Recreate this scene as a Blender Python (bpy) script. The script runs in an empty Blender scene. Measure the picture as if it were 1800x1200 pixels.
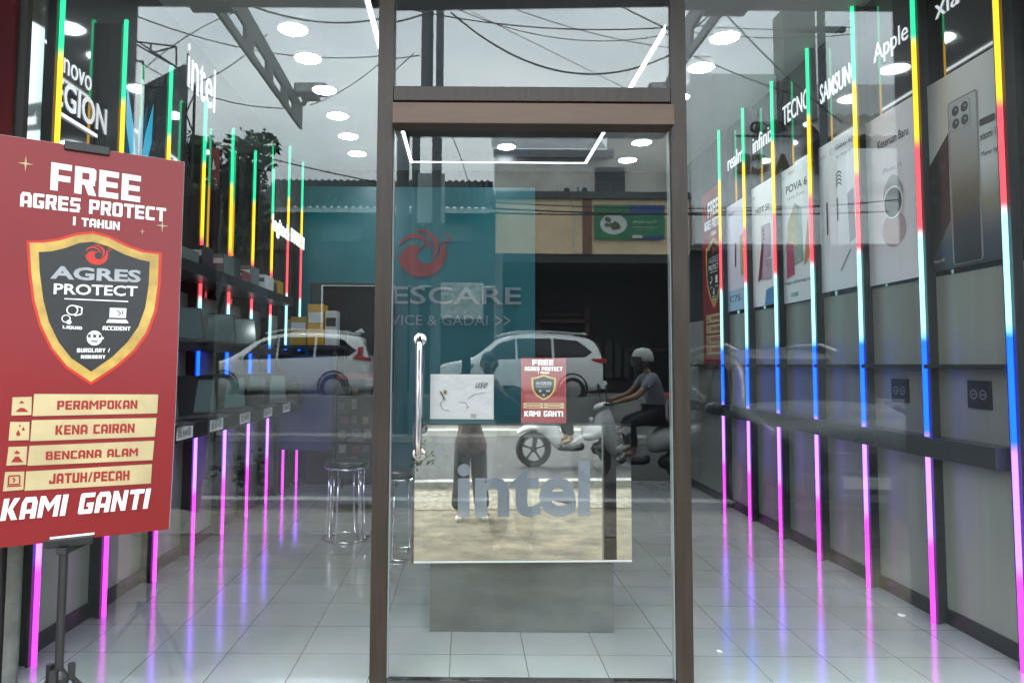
import bpy, math, random
from math import sin, cos, pi, radians, sqrt, atan2
from mathutils import Vector, Matrix
random.seed(7)
S = bpy.context.scene
COL = S.collection

# ------------------------------------------------------------------ camera
FPX, CX, CY = 1250.0, 820.0, 560.0           # focal length and principal point in 1800x1200 pixels
TH, RHO = radians(3.66), radians(.38)
CAM = Vector((0, -3.29, 1.46))
FW = Vector((0, cos(TH), sin(TH))); UP0 = Vector((0, -sin(TH), cos(TH))); RT0 = Vector((1, 0, 0))
RT = RT0*cos(RHO) + UP0*sin(RHO); UP = UP0*cos(RHO) - RT0*sin(RHO)
cd = bpy.data.cameras.new('camera'); cam = bpy.data.objects.new('camera', cd); COL.objects.link(cam)
cam.matrix_world = Matrix(((RT.x, UP.x, -FW.x, CAM.x), (RT.y, UP.y, -FW.y, CAM.y), (RT.z, UP.z, -FW.z, CAM.z), (0, 0, 0, 1)))
cd.sensor_width = 36; cd.lens = FPX*36/1800
cd.shift_x = (900-CX)/1800; cd.shift_y = (CY-600)/1800
cd.clip_start = .05; cd.clip_end = 1000
S.camera = cam

# ------------------------------------------------------------------ exposure, world, sun
EXPO = 2.92
K = 1/2**EXPO                                 # scene radiance that shows as 1.0
S.view_settings.view_transform = 'Standard'; S.view_settings.look = 'None'
S.view_settings.exposure = EXPO; S.view_settings.gamma = 1
S.render.engine = 'CYCLES'
S.cycles.use_denoising = True
S.cycles.max_bounces = 9; S.cycles.diffuse_bounces = 3; S.cycles.glossy_bounces = 5
S.cycles.transparent_max_bounces = 24; S.cycles.caustics_reflective = False; S.cycles.caustics_refractive = False
S.cycles.sample_clamp_indirect = 6
SUN_EL, SUN_AZ = radians(62), radians(200)
w = bpy.data.worlds.new('World'); S.world = w; w.use_nodes = True
nt = w.node_tree; nt.nodes.clear()
wo = nt.nodes.new('ShaderNodeOutputWorld'); bg = nt.nodes.new('ShaderNodeBackground')
sk = nt.nodes.new('ShaderNodeTexSky'); sk.sky_type = 'NISHITA'; sk.sun_disc = False
sk.sun_elevation = SUN_EL; sk.sun_rotation = SUN_AZ; sk.air_density = 1.0; sk.dust_density = 3; sk.ozone_density = 1
hs = nt.nodes.new('ShaderNodeHueSaturation'); hs.inputs['Saturation'].default_value = .16
tc = nt.nodes.new('ShaderNodeTexCoord'); mp = nt.nodes.new('ShaderNodeMapping'); mp.inputs['Scale'].default_value = (1.4, 1.4, 3.2)
nz = nt.nodes.new('ShaderNodeTexNoise'); nz.inputs['Scale'].default_value = 1.5; nz.inputs['Detail'].default_value = 6; nz.inputs['Roughness'].default_value = .52
rp = nt.nodes.new('ShaderNodeValToRGB'); rp.color_ramp.elements[0].position = .28; rp.color_ramp.elements[0].color = (.56, .60, .64, 1)
rp.color_ramp.elements[1].position = .68; rp.color_ramp.elements[1].color = (1.06, 1.07, 1.07, 1)
cl = nt.nodes.new('ShaderNodeMix'); cl.data_type = 'RGBA'; cl.inputs['Factor'].default_value = .78
cl.inputs[7].default_value = (7.2, 7.6, 7.8, 1)            # the cloud deck under the clear sky
mu = nt.nodes.new('ShaderNodeMix'); mu.data_type = 'RGBA'; mu.blend_type = 'MULTIPLY'; mu.inputs['Factor'].default_value = 1
L = nt.links.new
L(tc.outputs['Generated'], mp.inputs['Vector']); L(mp.outputs['Vector'], nz.inputs['Vector']); L(nz.outputs['Fac'], rp.inputs['Fac'])
L(sk.outputs['Color'], hs.inputs['Color']); L(hs.outputs['Color'], cl.inputs[6]); L(cl.outputs[2], mu.inputs[6]); L(rp.outputs['Color'], mu.inputs[7])
sz = nt.nodes.new('ShaderNodeSeparateXYZ'); hz = nt.nodes.new('ShaderNodeMapRange'); hz.inputs['From Min'].default_value = .05; hz.inputs['From Max'].default_value = .50; hz.inputs['To Min'].default_value = .42; hz.inputs['To Max'].default_value = 1.05
m2 = nt.nodes.new('ShaderNodeMix'); m2.data_type = 'RGBA'; m2.blend_type = 'MULTIPLY'; m2.inputs['Factor'].default_value = 1
L(tc.outputs['Generated'], sz.inputs[0]); L(sz.outputs['Z'], hz.inputs['Value']); L(mu.outputs[2], m2.inputs[6]); L(hz.outputs['Result'], m2.inputs[7])
L(m2.outputs[2], bg.inputs['Color']); bg.inputs['Strength'].default_value = .148
L(bg.outputs['Background'], wo.inputs['Surface'])
sl = bpy.data.lights.new('sun', 'SUN'); sl.energy = .5; sl.angle = radians(14); sl.color = (1, .97, .93)
sun = bpy.data.objects.new('sun', sl); COL.objects.link(sun)
sd = Vector((sin(SUN_AZ)*cos(SUN_EL), cos(SUN_AZ)*cos(SUN_EL), sin(SUN_EL)))
sun.rotation_euler = sd.to_track_quat('Z', 'Y').to_euler(); sun.location = (0, -8, 12)

# ------------------------------------------------------------------ measuring helpers: a photo pixel seen on a plane
def ray(px, py): return FW + RT*((px-CX)/FPX) + UP*((CY-py)/FPX)
def on(px, py, ax, v):
    d = ray(px, py); return CAM + d*((v-CAM[ax])/d[ax])
def rf(px, py, y):                            # point of the street, seen in the shop glass, that lies at depth y
    p = on(px, py, 1, -y); p.y = y; return p

# ------------------------------------------------------------------ materials
MATS = {}
def mat(name, col, rough=.5, metal=0, spec=.5, noise=0, nscale=8, bump=0, bscale=40, emit=None, estr=0, coat=0, streak=None):
    if name in MATS: return MATS[name]
    m = bpy.data.materials.new(name); m.use_nodes = True; t = m.node_tree; b = t.nodes['Principled BSDF']
    b.inputs['Base Color'].default_value = (*col, 1); b.inputs['Roughness'].default_value = rough
    b.inputs['Metallic'].default_value = metal; b.inputs['Specular IOR Level'].default_value = spec
    if coat: b.inputs['Coat Weight'].default_value = coat; b.inputs['Coat Roughness'].default_value = .03
    if emit: b.inputs['Emission Color'].default_value = (*emit, 1); b.inputs['Emission Strength'].default_value = estr*K
    if noise or bump:
        tc = t.nodes.new('ShaderNodeTexCoord'); mp = t.nodes.new('ShaderNodeMapping')
        if streak: mp.inputs['Scale'].default_value = streak
        t.links.new(tc.outputs['Object'], mp.inputs['Vector'])
    if noise:
        n = t.nodes.new('ShaderNodeTexNoise'); n.inputs['Scale'].default_value = nscale; n.inputs['Detail'].default_value = 7; n.inputs['Roughness'].default_value = .6
        t.links.new(mp.outputs['Vector'], n.inputs['Vector'])
        r = t.nodes.new('ShaderNodeValToRGB'); r.color_ramp.elements[0].position = .3; r.color_ramp.elements[1].position = .7
        r.color_ramp.elements[0].color = (*[c*(1-noise) for c in col], 1); r.color_ramp.elements[1].color = (*[min(1, c*(1+noise)) for c in col], 1)
        t.links.new(n.outputs['Fac'], r.inputs['Fac']); t.links.new(r.outputs['Color'], b.inputs['Base Color'])
        q = t.nodes.new('ShaderNodeMapRange'); q.inputs['To Min'].default_value = rough*.8; q.inputs['To Max'].default_value = min(1, rough*1.25)
        t.links.new(n.outputs['Fac'], q.inputs['Value']); t.links.new(q.outputs['Result'], b.inputs['Roughness'])
    if bump:
        n2 = t.nodes.new('ShaderNodeTexNoise'); n2.inputs['Scale'].default_value = bscale; n2.inputs['Detail'].default_value = 5
        t.links.new(mp.outputs['Vector'], n2.inputs['Vector'])
        bp = t.nodes.new('ShaderNodeBump'); bp.inputs['Strength'].default_value = bump; bp.inputs['Distance'].default_value = .02
        t.links.new(n2.outputs['Fac'], bp.inputs['Height']); t.links.new(bp.outputs['Normal'], b.inputs['Normal'])
    MATS[name] = m; return m

def glass_mat(name, refl, tint):
    m = bpy.data.materials.new(name); m.use_nodes = True; t = m.node_tree; t.nodes.clear()
    o = t.nodes.new('ShaderNodeOutputMaterial'); mx = t.nodes.new('ShaderNodeMixShader')
    tr = t.nodes.new('ShaderNodeBsdfTransparent'); tr.inputs['Color'].default_value = (*tint, 1)
    gl = t.nodes.new('ShaderNodeBsdfGlossy'); gl.inputs['Roughness'].default_value = 0; gl.inputs['Color'].default_value = (.95, 1, .99, 1)
    mx.inputs['Fac'].default_value = refl
    t.links.new(tr.outputs[0], mx.inputs[1]); t.links.new(gl.outputs[0], mx.inputs[2]); t.links.new(mx.outputs[0], o.inputs['Surface'])
    return m
GLASS = glass_mat('shop_glass', .047, (.965, .98, .975))

def led_mat(name, stops, s=1.0):
    m = bpy.data.materials.new(name); m.use_nodes = True; t = m.node_tree; t.nodes.clear()
    o = t.nodes.new('ShaderNodeOutputMaterial'); e = t.nodes.new('ShaderNodeEmission'); e.inputs['Strength'].default_value = s*K
    g = t.nodes.new('ShaderNodeNewGeometry'); sp = t.nodes.new('ShaderNodeSeparateXYZ'); dv = t.nodes.new('ShaderNodeMath'); dv.operation = 'DIVIDE'; dv.inputs[1].default_value = 4.2
    r = t.nodes.new('ShaderNodeValToRGB'); r.color_ramp.interpolation = 'LINEAR'
    els = r.color_ramp.elements
    pts = []
    for k, (z, c) in enumerate(stops):
        if k: pts.append((z/4.2-.008, stops[k-1][1]))
        pts.append((z/4.2+(.008 if k else 0), c))
    els[0].position, els[0].color = pts[0][0], (*pts[0][1], 1)
    els[1].position, els[1].color = pts[-1][0], (*pts[-1][1], 1)
    for p, c in pts[1:-1]:
        q = els.new(p); q.color = (*c, 1)
    t.links.new(g.outputs['Position'], sp.inputs[0]); t.links.new(sp.outputs['Z'], dv.inputs[0]); t.links.new(dv.outputs[0], r.inputs['Fac'])
    t.links.new(r.outputs['Color'], e.inputs['Color']); t.links.new(e.outputs[0], o.inputs['Surface'])
    return m
GRN = (.04, 1.25, .52); YEL = (2.1, 1.15, .05); RED = (1.7, .15, .20); CYA = (.75, 2.0, 2.2); BLU = (.02, .30, 5.5); PNK = (1.5, .52, 5.2); MAG = (2.0, .13, 2.2); VIO = (.7, .12, 1.6)
LED_R = led_mat('led_right', [(0, MAG), (.465, PNK), (1.06, BLU), (1.645, CYA), (2.25, RED), (2.80, YEL), (3.42, GRN)], 1.15)
LED_L = led_mat('led_left', [(0, MAG), (.48, PNK), (.95, BLU), (1.66, CYA), (1.95, RED), (2.43, YEL), (3.01, GRN)], 1.15)
LED_B = led_mat('led_back', [(0, MAG), (.48, PNK), (.95, BLU), (1.66, CYA), (2.24, RED), (2.89, YEL), (3.36, GRN)], 1.15)

# ------------------------------------------------------------------ objects
def base_of(o):
    p = Vector((0, 0, 0))
    while o: p = p + Vector(o.location); o = o.parent
    return p
def tag(o, label=None, cat=None, group=None, kind=None):
    if label: o['label'] = label
    if cat: o['category'] = cat
    if group: o['group'] = group
    if kind: o['kind'] = kind
    return o
def thing(name, label, cat, loc, group=None):
    o = bpy.data.objects.new(name, None); COL.objects.link(o); o.location = loc; o.empty_display_size = .1
    return tag(o, label, cat, group)
def link(name, me, m, parent=None):
    if m and not me.materials: me.materials.append(m)
    o = bpy.data.objects.new(name, me)
    if parent is not None:
        o.parent = parent; L0 = base_of(parent)
    else:
        xs = [v.co for v in me.vertices]
        L0 = Vector(((min(v.x for v in xs)+max(v.x for v in xs))/2, (min(v.y for v in xs)+max(v.y for v in xs))/2, min(v.z for v in xs)))
        o.location = L0
    me.transform(Matrix.Translation(-L0)); COL.objects.link(o)
    return o
class MB:
    def __init__(s): s.v = []; s.f = []
    def add(s, vs, fs):
        n = len(s.v); s.v += [Vector(p) for p in vs]; s.f += [[i+n for i in f] for f in fs]; return s
    def box(s, x0, x1, y0, y1, z0, z1):
        return s.add([(x0, y0, z0), (x1, y0, z0), (x1, y1, z0), (x0, y1, z0), (x0, y0, z1), (x1, y0, z1), (x1, y1, z1), (x0, y1, z1)],
                     [(3, 2, 1, 0), (4, 5, 6, 7), (0, 1, 5, 4), (1, 2, 6, 5), (2, 3, 7, 6), (3, 0, 4, 7)])
    def cyl(s, a, b, r0, r1=None, n=14, cap=True):
        a = Vector(a); b = Vector(b); r1 = r0 if r1 is None else r1
        d = (b-a).normalized(); u = d.orthogonal().normalized(); t = d.cross(u)
        vs = [a+(u*cos(2*pi*i/n)+t*sin(2*pi*i/n))*r0 for i in range(n)]+[b+(u*cos(2*pi*i/n)+t*sin(2*pi*i/n))*r1 for i in range(n)]
        fs = [(i, (i+1) % n, n+(i+1) % n, n+i) for i in range(n)]
        if cap: fs += [tuple(range(n))[::-1], tuple(range(n, 2*n))]
        return s.add(vs, fs)
    def tube(s, pts, r, n=8, closed=False):
        pts = [Vector(p) for p in pts]; N = len(pts); vs = []; u = None
        for i, p in enumerate(pts):
            d = (pts[(i+1) % N if closed else min(i+1, N-1)]-pts[(i-1) % N if closed else max(i-1, 0)]).normalized()
            u = d.orthogonal().normalized() if u is None else (u-d*u.dot(d)).normalized()
            t = d.cross(u); rr = r[i] if isinstance(r, (list, tuple)) else r
            vs += [p+(u*cos(2*pi*k/n)+t*sin(2*pi*k/n))*rr for k in range(n)]
        fs = []
        for i in range(N if closed else N-1):
            j = (i+1) % N
            fs += [(i*n+k, i*n+(k+1) % n, j*n+(k+1) % n, j*n+k) for k in range(n)]
        if not closed: fs += [tuple(range(n))[::-1], tuple(range((N-1)*n, N*n))]
        return s.add(vs, fs)
    def lathe(s, prof, c, axis='z', n=24, ring=False):
        vs = []; fs = []; c = Vector(c)
        for r, h in prof:
            for k in range(n):
                a = 2*pi*k/n
                p = (r*cos(a), r*sin(a), h) if axis == 'z' else ((r*cos(a), h, r*sin(a)) if axis == 'y' else (h, r*cos(a), r*sin(a)))
                vs.append(c+Vector(p))
        for i in range(len(prof)-1):
            fs += [(i*n+k, i*n+(k+1) % n, (i+1)*n+(k+1) % n, (i+1)*n+k) for k in range(n)]
        if ring:
            i = (len(prof)-1)*n; fs += [(i+k, i+(k+1) % n, (k+1) % n, k) for k in range(n)]
        else: fs += [tuple(range(n))[::-1], tuple(range((len(prof)-1)*n, len(prof)*n))]
        return s.add(vs, fs)
    def prism(s, poly, axis, a, b):           # polygon in the plane normal to axis, extruded from a to b
        def P(q, h): return (h, q[0], q[1]) if axis == 0 else ((q[0], h, q[1]) if axis == 1 else (q[0], q[1], h))
        n = len(poly)
        return s.add([P(q, a) for q in poly]+[P(q, b) for q in poly],
                     [tuple(range(n)), tuple(range(n, 2*n))[::-1]]+[(i, n+i, n+(i+1) % n, (i+1) % n) for i in range(n)])
    def xf(s, M):
        s.v = [M @ p for p in s.v]; return s
    def build(s, name, m, parent=None, smooth=False, bevel=0, sub=0):
        me = bpy.data.meshes.new(name); me.from_pydata([tuple(p) for p in s.v], [], s.f); me.update()
        import bmesh
        bm = bmesh.new(); bm.from_mesh(me); bmesh.ops.recalc_face_normals(bm, faces=bm.faces); bm.to_mesh(me); bm.free()
        if smooth:
            for p in me.polygons: p.use_smooth = True
        o = link(name, me, m, parent)
        if bevel:
            q = o.modifiers.new('bevel', 'BEVEL'); q.width = bevel; q.segments = 2; q.limit_method = 'ANGLE'; q.angle_limit = radians(40)
        if sub:
            q = o.modifiers.new('subsurf', 'SUBSURF'); q.levels = sub; q.render_levels = sub
        return o
def copy_tree(o, parent=None):
    c = o.copy(); COL.objects.link(c); c.parent = parent
    for ch in list(o.children): copy_tree(ch, c)
    return c

# flat artwork on a surface: P(u, v, h) gives the world point, h is the height above the surface
_tc = {}
def text_verts(body, bold):
    key = (body, bold)
    if key not in _tc:
        c = bpy.data.curves.new('lettering', 'FONT'); c.body = body; c.offset = bold; c.resolution_u = 3; c.fill_mode = 'FRONT'
        o = bpy.data.objects.new('lettering', c); COL.objects.link(o)
        me = bpy.data.meshes.new_from_object(o)
        vs = [(v.co.x, v.co.y) for v in me.vertices]; fs = [list(p.vertices) for p in me.polygons]
        bpy.data.objects.remove(o); bpy.data.curves.remove(c); bpy.data.meshes.remove(me)
        _tc[key] = (vs, fs)
    return _tc[key]
GLY = {}
def _g(ch, w, rects, polys=()):
    GLY[ch] = (w, [[(a, b), (c, b), (c, d), (a, d)] for a, b, c, d in rects]+[list(p) for p in polys])
_g('E', 9.5, [(0, 0, 3.4, 14), (3.4, 11, 9.5, 14), (3.4, 5.6, 9, 8.4), (3.4, 0, 9.5, 3)])
_g('F', 9.5, [(0, 0, 3.4, 14), (3.4, 11, 9.5, 14), (3.4, 5, 9, 8)])
_g('R', 10, [(0, 0, 3.4, 14), (3.4, 11.2, 9, 14), (6.8, 7.8, 10, 11.2), (3.4, 5, 9.6, 7.8)], [[(9, 11.2), (10, 11.2), (10, 13), (9, 14)], [(4.6, 5), (8.4, 5), (10.4, 0), (6.6, 0)]])
_g('A', 10, [(0, 0, 3.4, 10.6), (6.8, 0, 10.2, 10.6), (3.4, 3.4, 6.8, 6)], [[(0, 10.6), (10.2, 10.6), (8.4, 14), (1.8, 14)]])
_g('G', 10, [(0, 1, 3.4, 13), (3.4, 11, 10, 14), (3.4, 0, 9.2, 3), (6.8, 3, 10, 7.4), (5.2, 4.8, 6.8, 7.4)], [[(0, 13), (3.4, 13), (3.4, 14), (1, 14)], [(0, 1), (1, 0), (3.4, 0), (3.4, 1)], [(9.2, 0), (10, .8), (10, 3), (9.2, 3)]])
_g('S', 10, [(.8, 11, 10, 14), (0, 8.4, 3.2, 11), (.6, 5.6, 9.4, 8.4), (6.8, 3, 10, 5.6), (0, 0, 9.2, 3)])
_g('P', 10, [(0, 0, 3.4, 14), (3.4, 11.2, 9, 14), (6.8, 7.4, 10, 11.2), (3.4, 4.6, 9.4, 7.4)], [[(9, 11.2), (10, 11.2), (10, 13), (9, 14)]])
_g('O', 10, [(0, 1, 3.4, 13), (6.8, 1, 10.2, 13), (1, 13, 9.2, 14), (1, 0, 9.2, 1), (3.4, 11, 6.8, 13), (3.4, 1, 6.8, 3)])
_g('D', 10, [(0, 0, 3.4, 14), (3.4, 11, 8.6, 14), (3.4, 0, 8.6, 3), (6.8, 3, 10.2, 11)]); GLY['Q'] = (10, GLY['O'][1]+[[(5.6, -2), (8.6, -2), (8, 0), (5, 0)]])
_g('T', 10, [(0, 11, 10.4, 14), (3.5, 0, 6.9, 11)]); _g('C', 9.6, [(0, 1, 3.4, 13), (1, 13, 9.6, 14), (1, 0, 9.6, 1), (3.4, 11, 9.6, 13), (3.4, 1, 9.6, 3)])
_g('1', 3.6, [(0, 0, 3.6, 14)]); _g('I', 3.6, [(0, 0, 3.6, 14)]); _g('H', 10, [(0, 0, 3.4, 14), (6.8, 0, 10.2, 14), (3.4, 5.6, 6.8, 8.4)]); _g('U', 10, [(0, .8, 3.4, 14), (6.8, .8, 10.2, 14), (.8, 0, 9.4, .8), (3.4, .8, 6.8, 3)])
_g('N', 10.6, [(0, 0, 3.2, 14), (7.4, 0, 10.6, 14)], [[(3.2, 14), (3.2, 8.6), (7.4, 0), (7.4, 5.4)]])
_g('K', 10.4, [(0, 0, 3.4, 14)], [[(3.4, 6.2), (6.4, 14), (10.2, 14), (6.6, 7.2)], [(3.4, 6.2), (6.6, 7.2), (10.6, 0), (6.8, 0)]])
_g('M', 13.4, [(0, 0, 3.2, 14), (10.2, 0, 13.4, 14)], [[(3.2, 14), (3.2, 9), (6.7, 3.6), (6.7, 8.6)], [(10.2, 14), (6.7, 8.6), (6.7, 3.6), (10.2, 9)]])
_g('B', 10, [(0, 0, 3.4, 14), (3.4, 11.2, 9, 14), (6.4, 8.4, 9.4, 11.2), (3.4, 5.6, 9.4, 8.4), (6.8, 2.8, 10, 5.6), (3.4, 0, 9.6, 2.8)])
_g('J', 9, [(5.6, 3, 9, 14), (0, 0, 9, 3), (0, 3, 3, 5)]); _g('L', 9, [(0, 0, 3.4, 14), (3.4, 0, 9, 3)])
_g('Y', 10, [(3.4, 0, 6.8, 5)], [[(0, 14), (3.6, 14), (5.1, 9.6), (5.1, 5), (3.4, 5)], [(10.2, 14), (6.8, 5), (5.1, 5), (5.1, 9.6), (6.6, 14)]])
_g('/', 7, [], [[(0, 0), (2.6, 0), (6.6, 14), (4, 14)]])
def block_verts(body):
    x = 0; vs = []; fs = []
    for ch in body:
        if ch == ' ': x += 7; continue
        w_, ps = GLY[ch]
        for p in ps: fs.append(list(range(len(vs), len(vs)+len(p)))); vs += [(x+a, b) for a, b in p]
        x += w_+1.5
    return vs, fs
class Art:
    def __init__(s, P, step=None): s.P = P; s.lay = {}; s.step = step; s.n = 0
    def mb(s, key): return s.lay.setdefault(key, MB())
    def add(s, key, pts, fs): s.mb(key).add(pts, fs)
    def poly(s, key, pts, h=.002):
        s.add(key, [(u, v, h) for u, v in pts], [tuple(range(len(pts)))])
    def rect(s, key, u0, v0, u1, v1, h=.002, rad=0):
        if rad <= 0: return s.poly(key, [(u0, v0), (u1, v0), (u1, v1), (u0, v1)], h)
        pts = []
        for cx, cy, a in ((u1-rad, v1-rad, 0), (u0+rad, v1-rad, 90), (u0+rad, v0+rad, 180), (u1-rad, v0+rad, 270)):
            pts += [(cx+rad*cos(radians(a+t)), cy+rad*sin(radians(a+t))) for t in (0, 30, 60, 90)]
        s.poly(key, pts, h)
    def disc(s, key, u, v, r, h=.002, ry=None, n=24, a0=0, a1=360):
        s.poly(key, [(u+r*cos(radians(a0+(a1-a0)*k/n)), v+(ry or r)*sin(radians(a0+(a1-a0)*k/n))) for k in range(n if a1-a0 == 360 else n+1)], h)
    def band(s, key, u, v, r, a0, a1, ro, ri, h=.002, n=22):   # arc band, ro and ri are functions of t in 0..1
        vs = []
        for k in range(n+1):
            t = k/n; a = radians(a0+(a1-a0)*t)
            vs += [(u+r*ro(t)*cos(a), v+r*ro(t)*sin(a), h), (u+r*ri(t)*cos(a), v+r*ri(t)*sin(a), h)]
        s.add(key, vs, [(2*k, 2*k+1, 2*k+3, 2*k+2) for k in range(n)])
    def line(s, key, a, b, wd, h=.002):
        d = Vector((b[0]-a[0], b[1]-a[1])); nn = Vector((-d.y, d.x)).normalized()*wd/2
        s.poly(key, [(a[0]+nn.x, a[1]+nn.y), (b[0]+nn.x, b[1]+nn.y), (b[0]-nn.x, b[1]-nn.y), (a[0]-nn.x, a[1]-nn.y)], h)
    def text(s, key, body, u0, v0, u1, v1, h=.003, bold=.0, slant=0, thick=0, block=False):
        s.n += 1; key = f'{key}#{s.n}'
        vs, fs = block_verts(body) if block else text_verts(body, bold)
        x0 = min(a for a, b in vs); x1 = max(a for a, b in vs); y0 = min(b for a, b in vs); y1 = max(b for a, b in vs)
        q = [(u0+(a-x0)/(x1-x0)*(u1-u0)+slant*(b-y0)/(y1-y0)*(v1-v0), v0+(b-y0)/(y1-y0)*(v1-v0)) for a, b in vs]
        s.add(key, [(u, v, h) for u, v in q], fs)
        if thick:                              # raised letters: side walls down to the surface
            cnt = {}
            for f in fs:
                for i in range(len(f)):
                    e = (f[i], f[(i+1) % len(f)]); cnt[tuple(sorted(e))] = cnt.get(tuple(sorted(e)), 0)+1
            for (a, b), c in cnt.items():
                if c == 1: s.add(key, [(*q[a], h), (*q[b], h), (*q[b], h-thick), (*q[a], h-thick)], [(0, 1, 2, 3)])
    def build(s, parent, mats, names=None):
        import bmesh
        out = {}
        for key, m in s.lay.items():
            kk = key.split('#')[0]
            me = bpy.data.meshes.new(kk); me.from_pydata([tuple(p) for p in m.v], [], m.f); me.update()
            if s.step:                         # cut along the curve so that flat pieces follow a bent board
                bm = bmesh.new(); bm.from_mesh(me); vv = [v.co.y for v in bm.verts]; k0, k1 = int(min(vv)/s.step)-1, int(max(vv)/s.step)+2
                bmesh.ops.triangulate(bm, faces=bm.faces)
                for k in range(k0, k1): bmesh.ops.bisect_plane(bm, geom=bm.verts[:]+bm.edges[:]+bm.faces[:], plane_co=(0, k*s.step, 0), plane_no=(0, 1, 0))
                bm.to_mesh(me); bm.free()
            for v in me.vertices: v.co = s.P(*v.co)
            me.update()
            out[key] = link((names or {}).get(kk, kk), me, mats[kk], parent)
        return out
SW = [[(115, 1020), (110, 985), (130, 940), (165, 915), (200, 906), (240, 905), (205, 932), (270, 911), (312, 908), (272, 920), (243, 942), (228, 974), (230, 1005), (250, 1030), (285, 1042), (320, 1038), (350, 1018), (380, 985), (400, 935), (404, 868), (428, 912), (437, 960), (431, 1010), (410, 1060), (370, 1105), (320, 1130), (260, 1141), (200, 1131), (150, 1102), (115, 1060), (94, 1012), (86, 962)],
      [(92, 922), (105, 885), (135, 850), (180, 828), (230, 828), (280, 850), (312, 885), (325, 920), (325, 945), (300, 905), (265, 875), (220, 858), (175, 860), (130, 885)],
      [(205, 806), (235, 795), (275, 795), (320, 812), (355, 840), (378, 880), (384, 920), (375, 960), (350, 995), (325, 1015), (345, 980), (352, 935), (345, 890), (320, 850), (280, 822), (240, 810)]]
def swirl(A, key, u, v, r, h, sq=None):        # the round swirl emblem
    for pts in SW: A.poly(key, [(u+r*(x-262)/175, v-r*(y-967)/175) for x, y in pts], h)
    if sq:
        for a, b in ((1.02, .74), (1.2, .60), (1.02, .46)): A.rect(sq, u+r*(a-.065), v+r*(b-.065), u+r*(a+.065), v+r*(b+.065), h)

M_BLACK = mat('black_gloss', (.018, .019, .021), .05, spec=1.0, coat=.9)
M_DARK = mat('black_satin', (.022, .024, .027), .35, noise=.15, nscale=5)
M_FIN = mat('pilaster_black', (.03, .034, .04), .3, noise=.12, nscale=4)
M_GREY = mat('grey_laminate', (.265, .275, .25), .32, noise=.10, nscale=2.2, streak=(1, 3, .25))
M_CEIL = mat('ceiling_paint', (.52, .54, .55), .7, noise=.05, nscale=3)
M_WHITE = mat('white_paint', (.8, .8, .8), .5)
M_ALU = mat('brown_aluminium', (.034, .026, .020), .38, .3, noise=.28, nscale=7, streak=(5, 5, .35), bump=.06, bscale=30)
M_ALU2 = mat('brown_rail', (.092, .055, .036), .36, .2, noise=.22, nscale=5, streak=(.5, 4, 4))
M_CHROME = mat('chrome', (.82, .82, .84), .08, 1)
M_STEEL = mat('brushed_steel', (.6, .6, .6), .25, 1)
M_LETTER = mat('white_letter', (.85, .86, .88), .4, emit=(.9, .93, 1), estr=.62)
M_PAPER = mat('white_print', (.86, .86, .87), .55, noise=.02, nscale=6)
M_PRINTK = mat('black_print', (.02, .02, .02), .5)
M_PRINTW = mat('white_ink', (.85, .85, .85), .5)
M_RED = mat('red_print', (.215, .013, .017), .40, noise=.10, nscale=1.3, bump=.10, bscale=3.5)
M_GOLD = mat('gold_print', (.50, .33, .08), .4, noise=.35, nscale=9)
M_CREAM = mat('cream_gold_print', (.50, .41, .23), .45, noise=.18, nscale=4)
M_GLOWRED = mat('scarlet_print', (.52, .03, .015), .45)
M_LOGO = mat('emblem_red', (.52, .03, .035), .4)

# ================================================================== SHOP INTERIOR
ZG, ZR = -.29, -.10                            # forecourt and road levels below the shop floor
ZC = 3.98; XL, XR = -2.165, 2.775; YB = 5.85
# floor with tile joints
fm = bpy.data.materials.new('glazed_tiles'); fm.use_nodes = True; t = fm.node_tree; b = t.nodes['Principled BSDF']
tc_ = t.nodes.new('ShaderNodeTexCoord'); mp_ = t.nodes.new('ShaderNodeMapping'); mp_.inputs['Location'].default_value = (.07, -.40+.75, 0)
br = t.nodes.new('ShaderNodeTexBrick'); br.offset = 0; br.inputs['Scale'].default_value = 1; br.inputs['Brick Width'].default_value = .375; br.inputs['Row Height'].default_value = .375
br.inputs['Mortar Size'].default_value = .0022; br.inputs['Mortar Smooth'].default_value = .2
br.inputs['Color1'].default_value = (.385, .47, .505, 1); br.inputs['Color2'].default_value = (.345, .42, .455, 1); br.inputs['Mortar'].default_value = (.10, .10, .10, 1)
nn = t.nodes.new('ShaderNodeTexNoise'); nn.inputs['Scale'].default_value = 1.7; nn.inputs['Detail'].default_value = 6
mr = t.nodes.new('ShaderNodeMapRange'); mr.inputs['To Min'].default_value = .10; mr.inputs['To Max'].default_value = .20
n3 = t.nodes.new('ShaderNodeTexNoise'); n3.inputs['Scale'].default_value = 2.6
bp = t.nodes.new('ShaderNodeBump'); bp.inputs['Strength'].default_value = .10; bp.inputs['Distance'].default_value = .012
mm = t.nodes.new('ShaderNodeMix'); mm.data_type = 'RGBA'; mm.blend_type = 'MULTIPLY'; mm.inputs['Factor'].default_value = .5
t.links.new(tc_.outputs['Object'], mp_.inputs['Vector']); t.links.new(mp_.outputs['Vector'], br.inputs['Vector'])
t.links.new(tc_.outputs['Object'], nn.inputs['Vector']); t.links.new(nn.outputs['Fac'], mr.inputs['Value']); t.links.new(mr.outputs['Result'], b.inputs['Roughness'])
t.links.new(br.outputs['Color'], mm.inputs[6]); t.links.new(nn.outputs['Color'], mm.inputs[7])
hs_ = t.nodes.new('ShaderNodeHueSaturation'); hs_.inputs['Saturation'].default_value = .35; hs_.inputs['Value'].default_value = 1.15
t.links.new(mm.outputs[2], hs_.inputs['Color']); t.links.new(hs_.outputs['Color'], b.inputs['Base Color'])
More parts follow.
